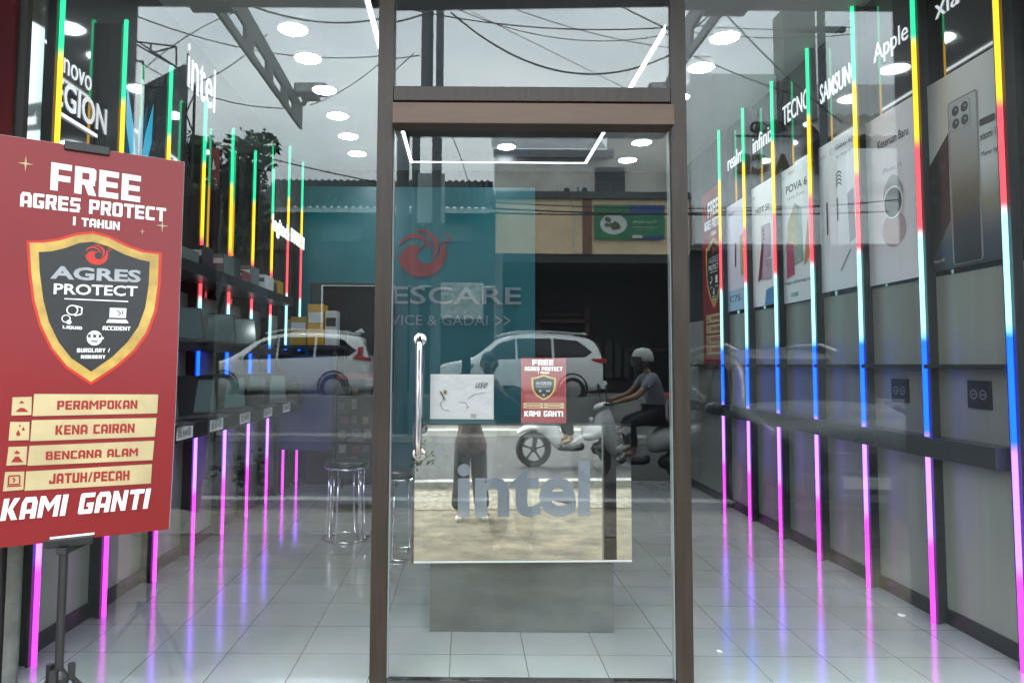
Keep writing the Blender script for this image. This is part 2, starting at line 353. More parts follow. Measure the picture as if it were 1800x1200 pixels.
t.links.new(tc_.outputs['Object'], n3.inputs['Vector']); t.links.new(n3.outputs['Fac'], bp.inputs['Height']); t.links.new(bp.outputs['Normal'], b.inputs['Normal'])
b.inputs['Specular IOR Level'].default_value = 1.0; b.inputs['Coat Weight'].default_value = .45; b.inputs['Coat Roughness'].default_value = .11; b.inputs['Coat IOR'].default_value = 1.6
me = bpy.data.meshes.new('floor'); me.from_pydata([(-2.6, -.12, 0), (3.2, -.12, 0), (3.2, 6.1, 0), (-2.6, 6.1, 0), (-2.6, -.12, -.3), (3.2, -.12, -.3)], [], [(0, 1, 2, 3), (4, 5, 1, 0)]); me.update()
me.materials.append(fm); fo = bpy.data.objects.new('floor', me); COL.objects.link(fo); tag(fo, kind='structure')

ce = thing('shop_ceiling', 'white ceiling of the shop with a recessed rectangle outlined by a light line', 'ceiling', (.38, 3, ZC))
RX0, RX1, RY0, RY1 = -.72, 1.493, .35, 5.48
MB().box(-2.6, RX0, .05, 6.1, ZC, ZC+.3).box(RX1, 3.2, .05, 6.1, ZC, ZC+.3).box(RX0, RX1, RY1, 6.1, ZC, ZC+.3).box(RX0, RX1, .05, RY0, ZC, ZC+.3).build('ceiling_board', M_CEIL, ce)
MB().box(RX0+.034, RX0+.045, RY0, RY1-.05, ZC, ZC+.118).box(RX1-.045, RX1-.034, RY0, RY1-.05, ZC, ZC+.118).box(RX0+.034, RX1-.034, RY1-.046, RY1-.034, ZC, ZC+.118).build('recess_shade', M_DARK, ce)  # added dark strips: block the LED glow and stand in for shade
MB().box(RX0, RX1, RY0, RY1, ZC+.12, ZC+.3).build('recess_board', mat('dimmed_recess', (.10, .105, .11), .7), ce)  # board colour darkened to hold down the LED glow in the recess
lt = .030
EM = mat('white_led', (.9, .9, .9), .5, emit=(.93, .98, 1), estr=5)
lo = MB().box(RX0, RX0+lt, RY0, RY1, ZC-.004, ZC+.03).box(RX1-lt, RX1, RY0, RY1, ZC-.004, ZC+.03).box(RX0+lt, RX1-lt, RY1-lt, RY1, ZC-.004, ZC+.03).build('light_line', EM)
tag(lo, 'thin white LED light line forming a rectangle on the ceiling', 'ceiling light')
EMD = mat('downlight_diffuser', (.9, .9, .9), .5, emit=(.86, .96, 1), estr=62)
dl = thing('ceiling_light', 'x', 'ceiling light', (-1.32, 1.91, ZC), 'round ceiling downlights')
MB().lathe([(.105, -.022), (.105, 0)], (-1.32, 1.91, ZC), n=28).build('diffuser', EMD, dl)
MB().lathe([(.106, -.02), (.122, -.016), (.122, 0), (.106, 0)], (-1.32, 1.91, ZC), n=28, ring=True).build('rim', M_WHITE, dl)
ordn = ['nearest', 'second nearest', 'third nearest', 'fourth nearest', 'fifth nearest', 'farthest']
dls = [(-1.32, y, f'{ordn[i]} bright round downlight in the left ceiling row') for i, y in enumerate((1.91, 2.42, 3.1, 3.78, 4.43, 5.08))]
dls += [(1.96, y, f'{ordn[i]} bright round downlight in the right ceiling row') for i, y in enumerate((2.0, 2.55, 3.22, 3.9, 4.58, 5.27))]
dls += [(.47, 5.16, 'single round downlight inside the lit ceiling rectangle near the back')]
for i, (x, y, lab) in enumerate(dls):
    o = dl if i == 0 else copy_tree(dl)
    o.location = (x, y, ZC if i < 12 else ZC+.12); o['label'] = lab

# back wall
bw = thing('back_wall', 'dark back wall of the shop with a teal panel on its left part', 'wall', (.3, YB, 0))
MB().box(-2.6, 3.2, YB, YB+.2, 0, ZC).build('wall_board', mat('back_wall_grey', (.008, .009, .010), .9, spec=.1, noise=.1, nscale=2), bw)
MB().box(-2.16, .88, YB-.03, YB-.003, .0, 3.75).build('teal_panel', mat('teal_laminate', (.006, .135, .165), .35, noise=.12, nscale=1.2), bw)
def frontal(y):                                # artwork facing the street on plane y: u = x, v = z
    return lambda u, v, h: Vector((u, y-h, v))
A = Art(frontal(YB-.03))
c = on(742, 446, 1, YB); swirl(A, 'emblem', c.x, c.z, .315, .02, 'emblem')
ag = thing('wall_sign', 'red swirl emblem above pale lettering on the teal back wall', 'sign', (c.x, YB-.03, 1.96))
A.text('word', 'AGR', -1.80, 2.225, -1.00, 2.45, .02, .012); A.text('word', 'ESCARE', -.955, 2.225, .70, 2.45, .02, .012)
A.text('word', 'SER', -1.42, 1.955, -1.02, 2.085, .02, .0); A.text('word', 'VICE & GADAI', -.97, 1.955, .27, 2.085, .02, .0)
A.text('word', '>>', .37, 1.955, .56, 2.085, .02, 0)
A.build(ag, {'emblem': mat('emblem_back', (.26, .022, .026), .4), 'word': mat('pale_sign', (.20, .26, .29), .4, emit=(.5, .6, .65), estr=.05)}, {'word': 'lettering'})

# side walls
def side_wall(side):
    X = XL if side < 0 else XR
    nm = 'left' if side < 0 else 'right'
    s = -1 if side < 0 else 1                  # outwards
    wl = thing('side_wall', f'{nm} shop wall with grey lower panels and glossy black panels above', 'wall', (X, 3, 0))
    def bx(m, d0, d1, y0, y1, z0, z1):         # d = distance from the panel plane into the room
        a, b = X-s*d0, X-s*d1; return m.box(min(a, b), max(a, b), y0, y1, z0, z1)
    bx(MB(), -.2, 0, .06, YB, 0, 1.99).build('lower_panel', M_GREY, wl)
    bx(MB(), -.2, 0, .06, YB, 1.994, ZC).build('upper_panel', M_BLACK, wl)
    bx(MB(), .001, .016, .06, YB, 0, .085).build('baseboard', M_DARK, wl)
    fin = .10 if side < 0 else .09
    ys = [.228+.66*k for k in range(9 if side < 0 else 7)]
    for y in ys:
        m = bx(MB(), .0, fin-.006, y+.002, y+.03, 0, 3.5 if side < 0 and y < 4.6 else ZC)
        bx(m, fin-.031, fin-.0165, y-.026, y+.0015, .003, 3.49 if side < 0 and y < 4.6 else ZC-.01)  # added lip that keeps the strip's light off the wall panel
        m.build('pilaster', M_FIN, wl)
    if side > 0:
        bx(MB(), .001, .125, .30, 5.2, .945, 1.06).build('ledge', mat('ledge_black', (.035, .04, .046), .28, noise=.1, nscale=3), wl, bevel=.004)
        bx(MB(), .001, .098, .25, 5.2, 1.452, 1.478).build('trim', M_DARK, wl)
        bx(MB(), .001, .004, .30, 5.2, 1.06, 1.452).build('recess_panel', mat('recess_grey', (.20, .20, .195), .35, noise=.1, nscale=2, streak=(1, 2, .3)), wl)
    else:
        bx(MB(), .001, .34, .9, 5.2, .95, 1.06).build('counter', mat('counter_black', (.03, .034, .04), .25, noise=.1, nscale=3), wl, bevel=.004)
        bx(MB(), .001, .16, .9, 5.2, 1.06, 1.36).build('backsplash', M_DARK, wl)
        bx(MB(), .001, .24, .9, 5.2, 1.545, 1.60).build('shelf', M_DARK, wl, bevel=.003)
        bx(MB(), .001, .30, .9, 4.3, 2.07, 2.15).build('shelf', M_DARK, wl, bevel=.003)
    # light strips, each one a lamp of its own
    nth = ['first', 'second', 'third', 'fourth', 'fifth', 'sixth', 'seventh', 'eighth', 'ninth']
    proto = None
    for k, y in enumerate(ys):
        top = 3.52 if side < 0 and y < 4.6 else ZC-.005
        lm = LED_R if side > 0 else (LED_L if y < 4.6 else LED_B)
        if proto is None or (side < 0 and k == 7):
            x = X-s*(fin-.002)
            me_ = MB().box(x-.0105, x+.0105, y-.009, y+.004, .002, top)
            o = me_.build('led_strip', lm, None); proto = o; py0 = y
        else:
            o = proto.copy(); COL.objects.link(o)
        o.location = Vector((proto.location.x, proto.location.y if o is proto else proto.location.y+(y-py0), proto.location.z))
        tag(o, f'{nth[k]} rainbow LED strip from the front on the {nm} wall', 'LED strip', f'LED strips on the {nm} wall')
    return wl
side_wall(-1); side_wall(1)

# raised brand lettering on the side walls
def wall_map(side):
    if side > 0: return lambda u, v, h: Vector((XR-h, -u, v))       # u runs towards the street
    return lambda u, v, h: Vector((XL+h, u, v))
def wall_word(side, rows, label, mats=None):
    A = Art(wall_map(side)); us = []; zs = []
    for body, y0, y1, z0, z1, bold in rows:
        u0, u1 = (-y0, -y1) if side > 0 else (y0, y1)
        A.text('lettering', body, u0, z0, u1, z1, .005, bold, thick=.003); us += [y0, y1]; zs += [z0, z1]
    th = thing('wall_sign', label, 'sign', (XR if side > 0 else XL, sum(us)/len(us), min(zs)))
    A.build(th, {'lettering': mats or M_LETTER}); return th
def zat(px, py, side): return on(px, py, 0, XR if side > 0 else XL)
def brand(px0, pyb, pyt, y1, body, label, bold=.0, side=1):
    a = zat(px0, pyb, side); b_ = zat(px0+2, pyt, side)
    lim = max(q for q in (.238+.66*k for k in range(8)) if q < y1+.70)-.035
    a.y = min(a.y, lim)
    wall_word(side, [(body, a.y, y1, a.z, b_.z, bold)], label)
brand(1645, 36, 0, .33, 'xiaomi', 'white raised wall lettering above the tall bronze phone poster', .0)
brand(1537, 122, 78, 1.07, 'Apple', 'white raised wall lettering Apple above the poster with a watch', 0)
brand(1433, 192, 156, 1.66, 'SAMSUNG', 'white raised wall lettering SAMSUNG above a pale phone poster', .012)
brand(1376, 223, 188, 2.36, 'TECNO', 'white raised wall lettering TECNO above the colourful phone poster', 0)
brand(1321, 273, 243, 3.02, 'infinix', 'thin white raised wall lettering infinix, sixth from the street', 0)
brand(1275, 305, 277, 3.66, 'realme', 'thin white raised wall lettering realme nearest the back wall', 0)
# left side
wall_word(-1, [('Lenovo', .28, .70, 3.0, 3.125, .0), ('LEGION', .26, .885, 2.81, 2.965, .015)], 'white raised two line wall lettering on the black panel above the red banner')
A = Art(wall_map(-1)); A.line('bar', (.34, 2.768), (.775, 2.768), .022, .01)
o = A.build(None, {'bar': mat('glowing_underline', (.8, .8, .9), .4, emit=(.85, .88, 1), estr=1)}, {'bar': 'lettering_underline'})['bar']  # white underline of the lettering, brightened by emission
tag(o, 'short white glowing underline of the lettering left of the red banner top', 'light')
A = Art(wall_map(-1))
u0, u1, v0, v1 = 1.08, 1.46, 2.56, 3.22
def zz(pts): return [(u0+(u1-u0)*a_, v0+(v1-v0)*b_) for a_, b_ in pts]
A.poly('jagged', zz([(0, 1), (.28, .62), (.42, .30), (.40, 0), (.18, .35), (.02, .58)]), .02)
A.poly('jagged', zz([(1, 1), (.72, .62), (.58, .30), (.60, 0), (.82, .35), (.98, .58)]), .02)
A.poly('jagged', zz([(.46, .62), (.5, .8), (.54, .62), (.5, .22)]), .02)
o = A.build(None, {'jagged': mat('cyan_emblem', (.0, .36, .62), .4, emit=(0, .42, .7), estr=.5)}, {'jagged': 'wall_emblem'})['jagged']
tag(o, 'jagged bright blue emblem on the left wall behind the red banner', 'emblem')
wall_word(-1, [('intel', 2.06, 2.66, 3.58, 3.95, .0)], 'tall white raised lettering intel on the left wall')
LIT = mat('lit_letter', (.9, .9, .9), .4, emit=(1, 1, 1), estr=1.2)
sr = thing('wall_sign', 'two bright white brand words on a dark rail across the left wall light strips', 'sign', (XL, 4.9, 2.75))
MB().box(XL+.101, XL+.112, 4.08, 5.60, 2.93, 2.96).build('rail', M_DARK, sr)
A = Art(lambda u, v, h: Vector((XL+.114+h, u, v)))
A.text('lettering', 'logitech', 4.12, 2.80, 4.80, 3.03, .010, .012, thick=.009); A.text('lettering', 'FANTECH', 4.90, 2.87, 5.56, 3.03, .010, .02, thick=.009)
A.build(sr, {'lettering': LIT})

# the shield artwork shared by banner and posters; fractions of the sheet, origin bottom left
def shield_pts(cx, cy, sx, sy):
    half = [(0, .5), (.12, .47), (.30, .41), (.42, .385), (.5, .39), (.5, .1), (.47, -.08), (.40, -.22), (.28, -.35), (.12, -.45), (0, -.5)]
    pts = half+[(-a_, b_) for a_, b_ in half[-2:0:-1]]
    return [(cx+a_*sx, cy+b_*sy) for a_, b_ in pts]
def star(A, key, u, v, r, h):
    pts = []
    for k in range(8):
        q = r if k % 2 == 0 else r*.16; pts.append((u+q*cos(k*pi/4)*.85, v+q*sin(k*pi/4)))
    A.poly(key, pts, h)
PRINT = {'white_print': M_PRINTW, 'gold_trim': M_GOLD, 'glow': M_GLOWRED, 'shield': mat('shield_black', (.022, .024, .026), .4, noise=.1), 'emblem': M_GLOWRED, 'silver': mat('silver_print', (.34, .36, .39), .4, noise=.15, nscale=12), 'bars': M_CREAM, 'red_lettering': mat('dark_red_ink', (.30, .02, .02), .5)}
PRINT['star'] = M_CREAM
PN = {'white_print': 'lettering', 'gold_trim': 'shield_rim', 'glow': 'shield_glow', 'shield': 'shield', 'emblem': 'emblem', 'silver': 'shield_lettering', 'bars': 'gold_bar', 'red_lettering': 'bar_lettering'}
def red_art(A, W, H, big=True):
    X = lambda f: f*W
    Y = lambda f: f*H
    A.text('white_print', 'FREE', X(.285), Y(.845), X(.735), Y(.93), .004, block=True)
    A.text('white_print', 'AGRES PROTECT', X(.125), Y(.778), X(.875), Y(.828), .004, block=True)
    A.text('white_print', '1 TAHUN', X(.40), Y(.733), X(.63), Y(.758), .004, block=True)
    star(A, 'star#a', X(.16), Y(.915), X(.045), .004); star(A, 'star#b', X(.85), Y(.752), X(.04), .004); star(A, 'star#c', X(.745), Y(.738), X(.02), .004)
    cx, cy = X(.51), Y(.53)
    A.poly('glow', shield_pts(cx, cy, X(.70), Y(.408)), .0025)
    A.poly('gold_trim', shield_pts(cx, cy, X(.665), Y(.385)), .0035)
    A.poly('shield', shield_pts(cx, cy+Y(.002), X(.565), Y(.33)), .0045)
    swirl(A, 'emblem', cx, Y(.652), X(.052), .0055, 'emblem')
    A.text('silver', 'AGRES', X(.29), Y(.582), X(.74), Y(.619), .0055, .03, .1)
    A.text('white_print', 'PROTECT', X(.305), Y(.545), X(.72), Y(.573), .0055, .015)
    A.rect('white_print', X(.36), Y(.532), X(.67), Y(.535), .0055)
    # cup with splash, cracked laptop, robber
    A.band('white_print', X(.435), Y(.496), X(.03), 0, 360, lambda t: 1, lambda t: .72, .0055)
    A.line('white_print', (X(.44), Y(.507)), (X(.375), Y(.508)), X(.008), .0055); A.line('white_print', (X(.44), Y(.484)), (X(.385), Y(.484)), X(.008), .0055)
    A.disc('white_print', X(.375), Y(.479), X(.04), .0055, Y(.004)); A.disc('white_print', X(.39), Y(.468), X(.009), .0055)
    A.text('white_print', 'LIQUID', X(.345), Y(.445), X(.45), Y(.455), .0055, .03, .2)
    A.rect('white_print', X(.585), Y(.482), X(.675), Y(.51), .0055); A.poly('white_print', [(X(.565), Y(.470)), (X(.70), Y(.470)), (X(.68), Y(.479)), (X(.58), Y(.479))], .0055)
    A.text('white_print', 'ACCIDENT', X(.555), Y(.447), X(.70), Y(.457), .0055, .03, .2)
    A.disc('white_print', cx, Y(.425), X(.036), .0055, Y(.019)); A.rect('shield', cx-X(.03), Y(.426), cx+X(.03), Y(.434), .0065); A.disc('white_print', cx-X(.014), Y(.43), X(.008), .0075); A.disc('white_print', cx+X(.014), Y(.43), X(.008), .0075)
    A.text('white_print', 'BURGLARY /', X(.43), Y(.392), X(.60), Y(.401), .0055, .03, .2); A.text('white_print', 'ROBBERY', X(.445), Y(.377), X(.585), Y(.386), .0055, .03, .2)
    rows = ['PERAMPOKAN', 'KENA CAIRAN', 'BENCANA ALAM', 'JATUH/PECAH'] if big else ['KEAMANAN', 'KENA CAIRAN']
    for i, r in enumerate(rows):
        y1 = .303-.0575*i; y0 = y1-.047
        A.rect(f'bars#a{i}', X(.145), Y(y0), X(.25), Y(y1), .0035, X(.012)); A.rect(f'bars#b{i}', X(.262), Y(y0), X(.885), Y(y1), .0035, X(.012))
        wd = len(r)*.0375; A.text('red_lettering', r, X(.575-wd/2), Y(y0+.013), X(.575+wd/2), Y(y1-.013), .0045, block=True)
        ux, vy = X(.1975), Y(y0)
        if i == 0: A.poly('red_lettering', [(ux-X(.035), vy+Y(.008)), (ux+X(.035), vy+Y(.008)), (ux+X(.01), vy+Y(.022)), (ux-X(.01), vy+Y(.022))], .0045); A.disc('red_lettering', ux, vy+Y(.034), X(.017), .0045, Y(.004))
        elif i == 1:
            for du, dv, q in ((0, .014, .016), (.018, .028, .010), (.004, .038, .007)): A.poly('red_lettering', [(ux+X(du)+X(q)*cos(radians(tt)), vy+Y(dv)+X(q)*sin(radians(tt))*(1 if tt != 90 else 2)) for tt in (0, 30, 60, 90, 120, 150, 180, 220, 260, 300, 330)], .0045)
        elif i == 2: A.poly('red_lettering', [(ux-X(.035), vy+Y(.007)), (ux+X(.035), vy+Y(.007)), (ux, vy+Y(.026))], .0045); A.disc('red_lettering', ux, vy+Y(.034), X(.018), .0045, Y(.006))
        else: A.band('red_lettering', ux, vy+Y(.026), X(.032), 45, 405, lambda t: 1, lambda t: .85, .0045, 4); A.rect('red_lettering', ux-X(.038), vy+Y(.008), ux+X(.038), vy+Y(.012), .0045)
    return A

# posters on the right wall
def poster(y0, y1, z0, z1, label, art, m=None):
    """y0 nearer edge, y1 farther edge"""
    th = thing('wall_poster', label, 'poster', (XR, (y0+y1)/2, z0), 'posters on the right wall')
    MB().box(XR-.014, XR-.003, y0, y1, z0, z1).build('poster_board', m or M_PAPER, th)
    W, H = y1-y0, z1-z0
    A = Art(lambda u, v, h: Vector((XR-.014-h, y1-u, z0+v)))
    mats = art(A, W, H); nm_ = dict.fromkeys(mats, 'picture'); nm_.update({'ink': 'lettering', 'grey_ink': 'lettering', 'white_ink': 'lettering', 'lens': 'camera_lens', 'body': 'phone_picture', 'edge': 'phone_outline', 'dark_phone': 'phone_picture'}); nm_.update(PN); A.build(th, mats, nm_)
    return th
pale = mat('pale_blue_print', (.62, .67, .74), .5, noise=.05, nscale=2)
gradm = bpy.data.materials.new('bronze_print'); gradm.use_nodes = True
t = gradm.node_tree; b = t.nodes['Principled BSDF']; b.inputs['Roughness'].default_value = .35
tc_ = t.nodes.new('ShaderNodeTexCoord'); sx_ = t.nodes.new('ShaderNodeSeparateXYZ'); r_ = t.nodes.new('ShaderNodeValToRGB')
els = r_.color_ramp.elements; els[0].position = .0; els[0].color = (.03, .032, .045, 1); els[1].position = .95; els[1].color = (.50, .53, .56, 1)
for p_, c_ in ((.22, (.06, .06, .075)), (.42, (.17, .135, .085)), (.62, (.33, .32, .29))): q_ = els.new(p_); q_.color = (*c_, 1)
t.links.new(tc_.outputs['Generated'], sx_.inputs[0]); t.links.new(sx_.outputs['Z'], r_.inputs['Fac']); t.links.new(r_.outputs['Color'], b.inputs['Base Color'])
def phone(A, key, lens, u0, v0, u1, v1, cam='sq', edge='edge'):
    W = u1-u0
    A.rect(edge, u0-.012*1, v0-.004, u1+.012, v1+.012, .002, .07*W+.01); A.rect(key, u0, v0, u1, v1, .003, .07*W)
    if cam == 'sq':
        A.rect(edge, u0+.06*W, v1-.80*W, u0+.80*W, v1-.06*W, .004, .1*W); A.rect(key, u0+.08*W, v1-.78*W, u0+.78*W, v1-.08*W, .005, .1*W)
        for a_, b_ in ((.26, .26), (.60, .26), (.26, .60), (.60, .60)): A.disc(f'{lens}#{a_}{b_}', u0+a_*W, v1-b_*W, .135*W, .006); A.disc(edge, u0+a_*W+.03*W, v1-b_*W+.02*W, .035*W, .007)
    else:
        for b_ in (.2, .42, .64): A.disc(lens, u0+.25*W, v1-b_*W, .1*W, .004)
def art_xiaomi(A, W, H):
    phone(A, 'body', 'lens', 0.34*W, -.0+.02, .66*W, .84*H)
    A.poly('dark_phone', [(.0*W+.004, .02), (.31*W, .25*H), (.32*W, .70*H), (.03*W, .55*H)], .0018)
    for a_, b_ in ((.08, .48), (.2, .53), (.10, .38)): A.disc(f'lens#d{b_}', a_*W+.02, b_*H, .03, .003)
    A.rect('lens', .69*W, .655*H, .86*W, .69*H, .003, .01)
    A.text('ink', 'xiaomi 14T S', .69*W, .585*H, .96*W, .625*H, .003, .01); A.text('ink', 'Master light, cap', .70*W, .50*H, .98*W, .53*H, .003)
    A.text('white_ink', 'Xiaomi 14T', .08*W, .045*H, .22*W, .06*H, .004)
    return {'body': gradm, 'edge': mat('print_edge', (.30, .31, .31), .4), 'lens': mat('print_lens', (.05, .052, .055), .3), 'dark_phone': mat('print_dark_phone', (.045, .04, .04), .4, noise=.3, nscale=3), 'ink': M_PRINTK, 'white_ink': M_PRINTW}
xm = bpy.data.materials.new('bronze_poster_print'); xm.use_nodes = True; t = xm.node_tree; b = t.nodes['Principled BSDF']; b.inputs['Roughness'].default_value = .4
tc_ = t.nodes.new('ShaderNodeTexCoord'); sx_ = t.nodes.new('ShaderNodeSeparateXYZ'); r_ = t.nodes.new('ShaderNodeValToRGB'); els = r_.color_ramp.elements
els[0].position = 0; els[0].color = (.05, .055, .075, 1); els[1].position = 1; els[1].color = (.66, .67, .65, 1)
for p_, c_ in ((.12, (.07, .08, .12)), (.30, (.28, .26, .20)), (.48, (.64, .68, .70))): q_ = els.new(p_); q_.color = (*c_, 1)
t.links.new(tc_.outputs['Generated'], sx_.inputs[0]); t.links.new(sx_.outputs['Z'], r_.inputs['Fac']); t.links.new(r_.outputs['Color'], b.inputs['Base Color'])
poster(.26, .93, 2.02, 3.14, 'tall poster of a bronze phone with four round lenses on the right wall', art_xiaomi, xm)
def art_apple(A, W, H):
    A.text('ink', 'Keseruan Baru', .26*W, .80*H, .78*W, .85*H, .003, .008)
    A.text('grey_ink', 'iPhone 15', .34*W, .64*H, .66*W, .67*H, .003)
    A.disc('grey_ink', .5*W, .56*H, .11*W, .002, .055*H); A.band('grey_ink', .5*W, .5*H, .17*W, 0, 360, lambda t: 1, lambda t: .82, .003); A.disc('lens', .5*W, .455*H, .15*W, .004, .085*H); A.disc('pink', .5*W, .30*H, .2*W, .002, .10*H)
    A.band('white_ink', .5*W, .455*H, .17*W, 0, 360, lambda t: 1, lambda t: .88, .0045)
    return {'ink': M_PRINTK, 'grey_ink': mat('grey_ink', (.33, .34, .36), .5), 'lens': mat('watch_dark', (.06, .075, .08), .3), 'pink': mat('pink_print', (.50, .36, .38), .5), 'white_ink': M_PRINTW}
poster(.94, 1.575, 2.01, 3.14, 'pale pink tinted poster showing a round dark watch on the right wall', art_apple, mat('pink_poster', (.78, .76, .80), .5, noise=.05, nscale=2))
def art_samsung(A, W, H):
    A.text('grey_ink', 'SAMSUNG', .04*W, .905*H, .22*W, .93*H, .003); A.text('ink', 'Galaxy AI', .44*W, .91*H, .80*W, .95*H, .003)
    A.text('grey_ink', 'is here', .46*W, .86*H, .78*W, .885*H, .003)
    A.line('ink', (.22*W, .38*H), (.22*W, .60*H), .02, .003); A.line('ink', (.46*W, .45*H), (.46*W, .60*H), .018, .003)
    for k in range(4): A.band('ink', .5*W, (.66+.025*k)*H, .07*W, 20, 160, lambda t: 1, lambda t: .75, .003, 8)
    A.poly('lens', [(.70*W, .28*H), (.82*W, .30*H), (.80*W, .62*H), (.68*W, .60*H)], .003); A.line('ink', (.5*W, .12*H), (.72*W, .24*H), .008, .003)
    return {'ink': M_PRINTK, 'grey_ink': MATS['grey_ink'], 'lens': mat('violet_print', (.25, .24, .30), .4)}
poster(1.60, 2.235, 2.03, 3.17, 'pale grey poster with slim dark pens and a phone on the right wall', art_samsung, mat('grey_poster', (.78, .82, .85), .5, noise=.05, nscale=2))
def art_tecno(A, W, H):
    A.text('grey_ink', 'TECNO', .05*W, .93*H, .2*W, .955*H, .003); A.text('grey_ink', 'POVA', .3*W, .94*H, .46*W, .965*H, .003); A.text('ink', 'POVA 6', .22*W, .81*H, .78*W, .87*H, .003, .02); A.text('grey_ink', 'Infinite Power', .26*W, .755*H, .72*W, .785*H, .003)
    A.poly('teal', [(.25*W, .25*H), (.65*W, .28*H), (.62*W, .66*H), (.45*W, .72*H), (.24*W, .58*H)], .002); A.poly('olive', [(.22*W, .42*H), (.48*W, .40*H), (.5*W, .70*H), (.28*W, .62*H)], .003)
    A.poly('magenta', [(.2*W, .18*H), (.42*W, .2*H), (.4*W, .42*H), (.2*W, .45*H)], .0035); A.poly('orange', [(.66*W, .24*H), (.8*W, .30*H), (.78*W, .58*H)], .003)
    A.text('ink', 'Pesan sekarang juga', .12*W, .13*H, .88*W, .16*H, .004); A.rect('teal', .3*W, .04*H, .5*W, .07*H, .003)
    return {'ink': M_PRINTK, 'grey_ink': MATS['grey_ink'], 'teal': mat('print_green', (.30, .44, .38), .5, noise=.3, nscale=7), 'olive': mat('print_olive', (.48, .46, .26), .5, noise=.3, nscale=7), 'magenta': mat('print_magenta', (.42, .10, .18), .5, noise=.3), 'orange': mat('print_orange', (.6, .25, .10), .5)}
poster(2.26, 2.93, 2.00, 3.16, 'colourful phone poster with green, pink and orange shapes on the right wall', art_tecno, mat('ice_poster', (.78, .83, .84), .5, noise=.05))
def art_infinix(A, W, H):
    A.text('ink', 'HOT 50', .26*W, .76*H, .70*W, .81*H, .003, .01); A.text('grey_ink', 'Infinix', .1*W, .9*H, .26*W, .93*H, .003)
    phone(A, 'pink', 'lens', .44*W, .38*H, .70*W, .64*H, 'v', 'grey_ink'); A.poly('lens', [(.3*W, .2*H), (.42*W, .22*H), (.52*W, .52*H), (.44*W, .50*H)], .005); A.poly('blue', [(.5*W, 0), (W, 0), (W, .16*H), (.55*W, .12*H)], .002)
    A.poly('pink', [(.36*W, .22*H), (.72*W, .2*H), (.74*W, .36*H), (.38*W, .38*H)], .0035)
    return {'ink': M_PRINTK, 'grey_ink': MATS['grey_ink'], 'pink': mat('print_lilac', (.48, .36, .46), .5, noise=.25, nscale=7), 'lens': MATS['print_lens'], 'blue': mat('print_blue', (.10, .28, .55), .5)}
poster(2.92, 3.61, 2.02, 3.17, 'white phone poster with a lilac handset and blue corner on the right wall', art_infinix)
def art_realme(A, W, H):
    A.poly('yellow', [(.62*W, .30*H), (.92*W, .34*H), (.92*W, .72*H), (.60*W, .66*H)], .002); A.line('ink', (.4*W, .4*H), (.42*W, .62*H), .03, .003); A.text('ink', 'C75', .12*W, .08*H, .6*W, .14*H, .003); A.rect('blue', 0, 0, W, .19*H, .0015)
    A.text('grey_ink', 'realme', .1*W, .9*H, .4*W, .94*H, .003)
    return {'ink': M_PRINTK, 'grey_ink': MATS['grey_ink'], 'yellow': mat('print_gold', (.5, .42, .22), .4), 'blue': mat('print_pale_blue', (.40, .55, .75), .5)}
poster(3.60, 4.20, 2.03, 3.14, 'lilac phone poster with pale blue foot nearest the back on the right wall', art_realme, mat('lilac_poster', (.72, .71, .83), .5, noise=.06, nscale=2))
def art_red(A, W, H):
    red_art(A, W, H); return PRINT
poster(4.24, 4.98, 1.42, 3.46, 'tall red poster with black shield on the right wall by the back corner', art_red, M_RED)

# power outlets in the recess on the right
for k, (px, py) in enumerate(((1722, 693), (1583, 686))):
    p = on(px, py, 0, XR)
    if k == 0:
        pr = thing('power_outlet', 'black double power outlet nearest the street on the right wall', 'outlet', (XR, p.y, p.z-.07), 'power outlets on the right wall'); p_0 = p
        MB().box(XR-.018, XR-.004, p.y-.10, p.y+.07, p.z-.075, p.z+.075).build('plate', mat('outlet_black', (.02, .02, .022), .3), pr, bevel=.003)
        A = Art(lambda u, v, h: Vector((XR-.018-h, p_0.y-.015-u, p_0.z+v)))
        for cu in (-.035, .035):
            A.band('socket', cu, 0, .026, 0, 360, lambda t: 1, lambda t: .8, .001); A.disc('socket', cu-.009, 0, .005, .001); A.disc('socket', cu+.009, 0, .005, .001)
        A.build(pr, {'socket': mat('outlet_grey', (.25, .25, .27), .4)})
    else:
        o = copy_tree(pr); o.location = (XR, p.y, p.z-.07); o['label'] = 'black double power outlet farther back, right of the sixth light strip'
        o['label'] = 'black double power outlet farther from the street on the right wall'

# left wall: laptops, boxes, price cards
M_SCR = mat('screen_glass', (.05, .08, .085), .10, spec=.7, emit=(.30, .52, .56), estr=.085); M_LAP = mat('laptop_grey', (.05, .053, .058), .35)  # screens are off; teal tint and faint glow imitate reflections on them
lp = thing('laptop', 'x', 'laptop', (-2.0, 0, 0), 'open laptops on the left wall counters')
MB().box(-.11, .11, -.17, .17, 0, .018).xf(Matrix.Translation((-2, 0, 0))).build('base', M_LAP, lp, bevel=.003)
R_ = Matrix.Translation((-2.105, 0, .018)) @ Matrix.Rotation(radians(-14), 4, 'Y')
sc_ = MB().box(-.006, .006, -.17, .17, 0, .23).xf(R_).build('screen', M_LAP, lp)
MB().box(.0062, .0075, -.16, .16, .012, .22).xf(R_).build('display', M_SCR, sc_)
MB().box(-.07, .07, -.15, .15, .0183, .0195).xf(Matrix.Translation((-2.01, 0, 0))).build('keyboard', mat('keys', (.02, .02, .022), .5), lp)
wh = ['first', 'second', 'third', 'fourth', 'fifth', 'sixth']
n_ = 0
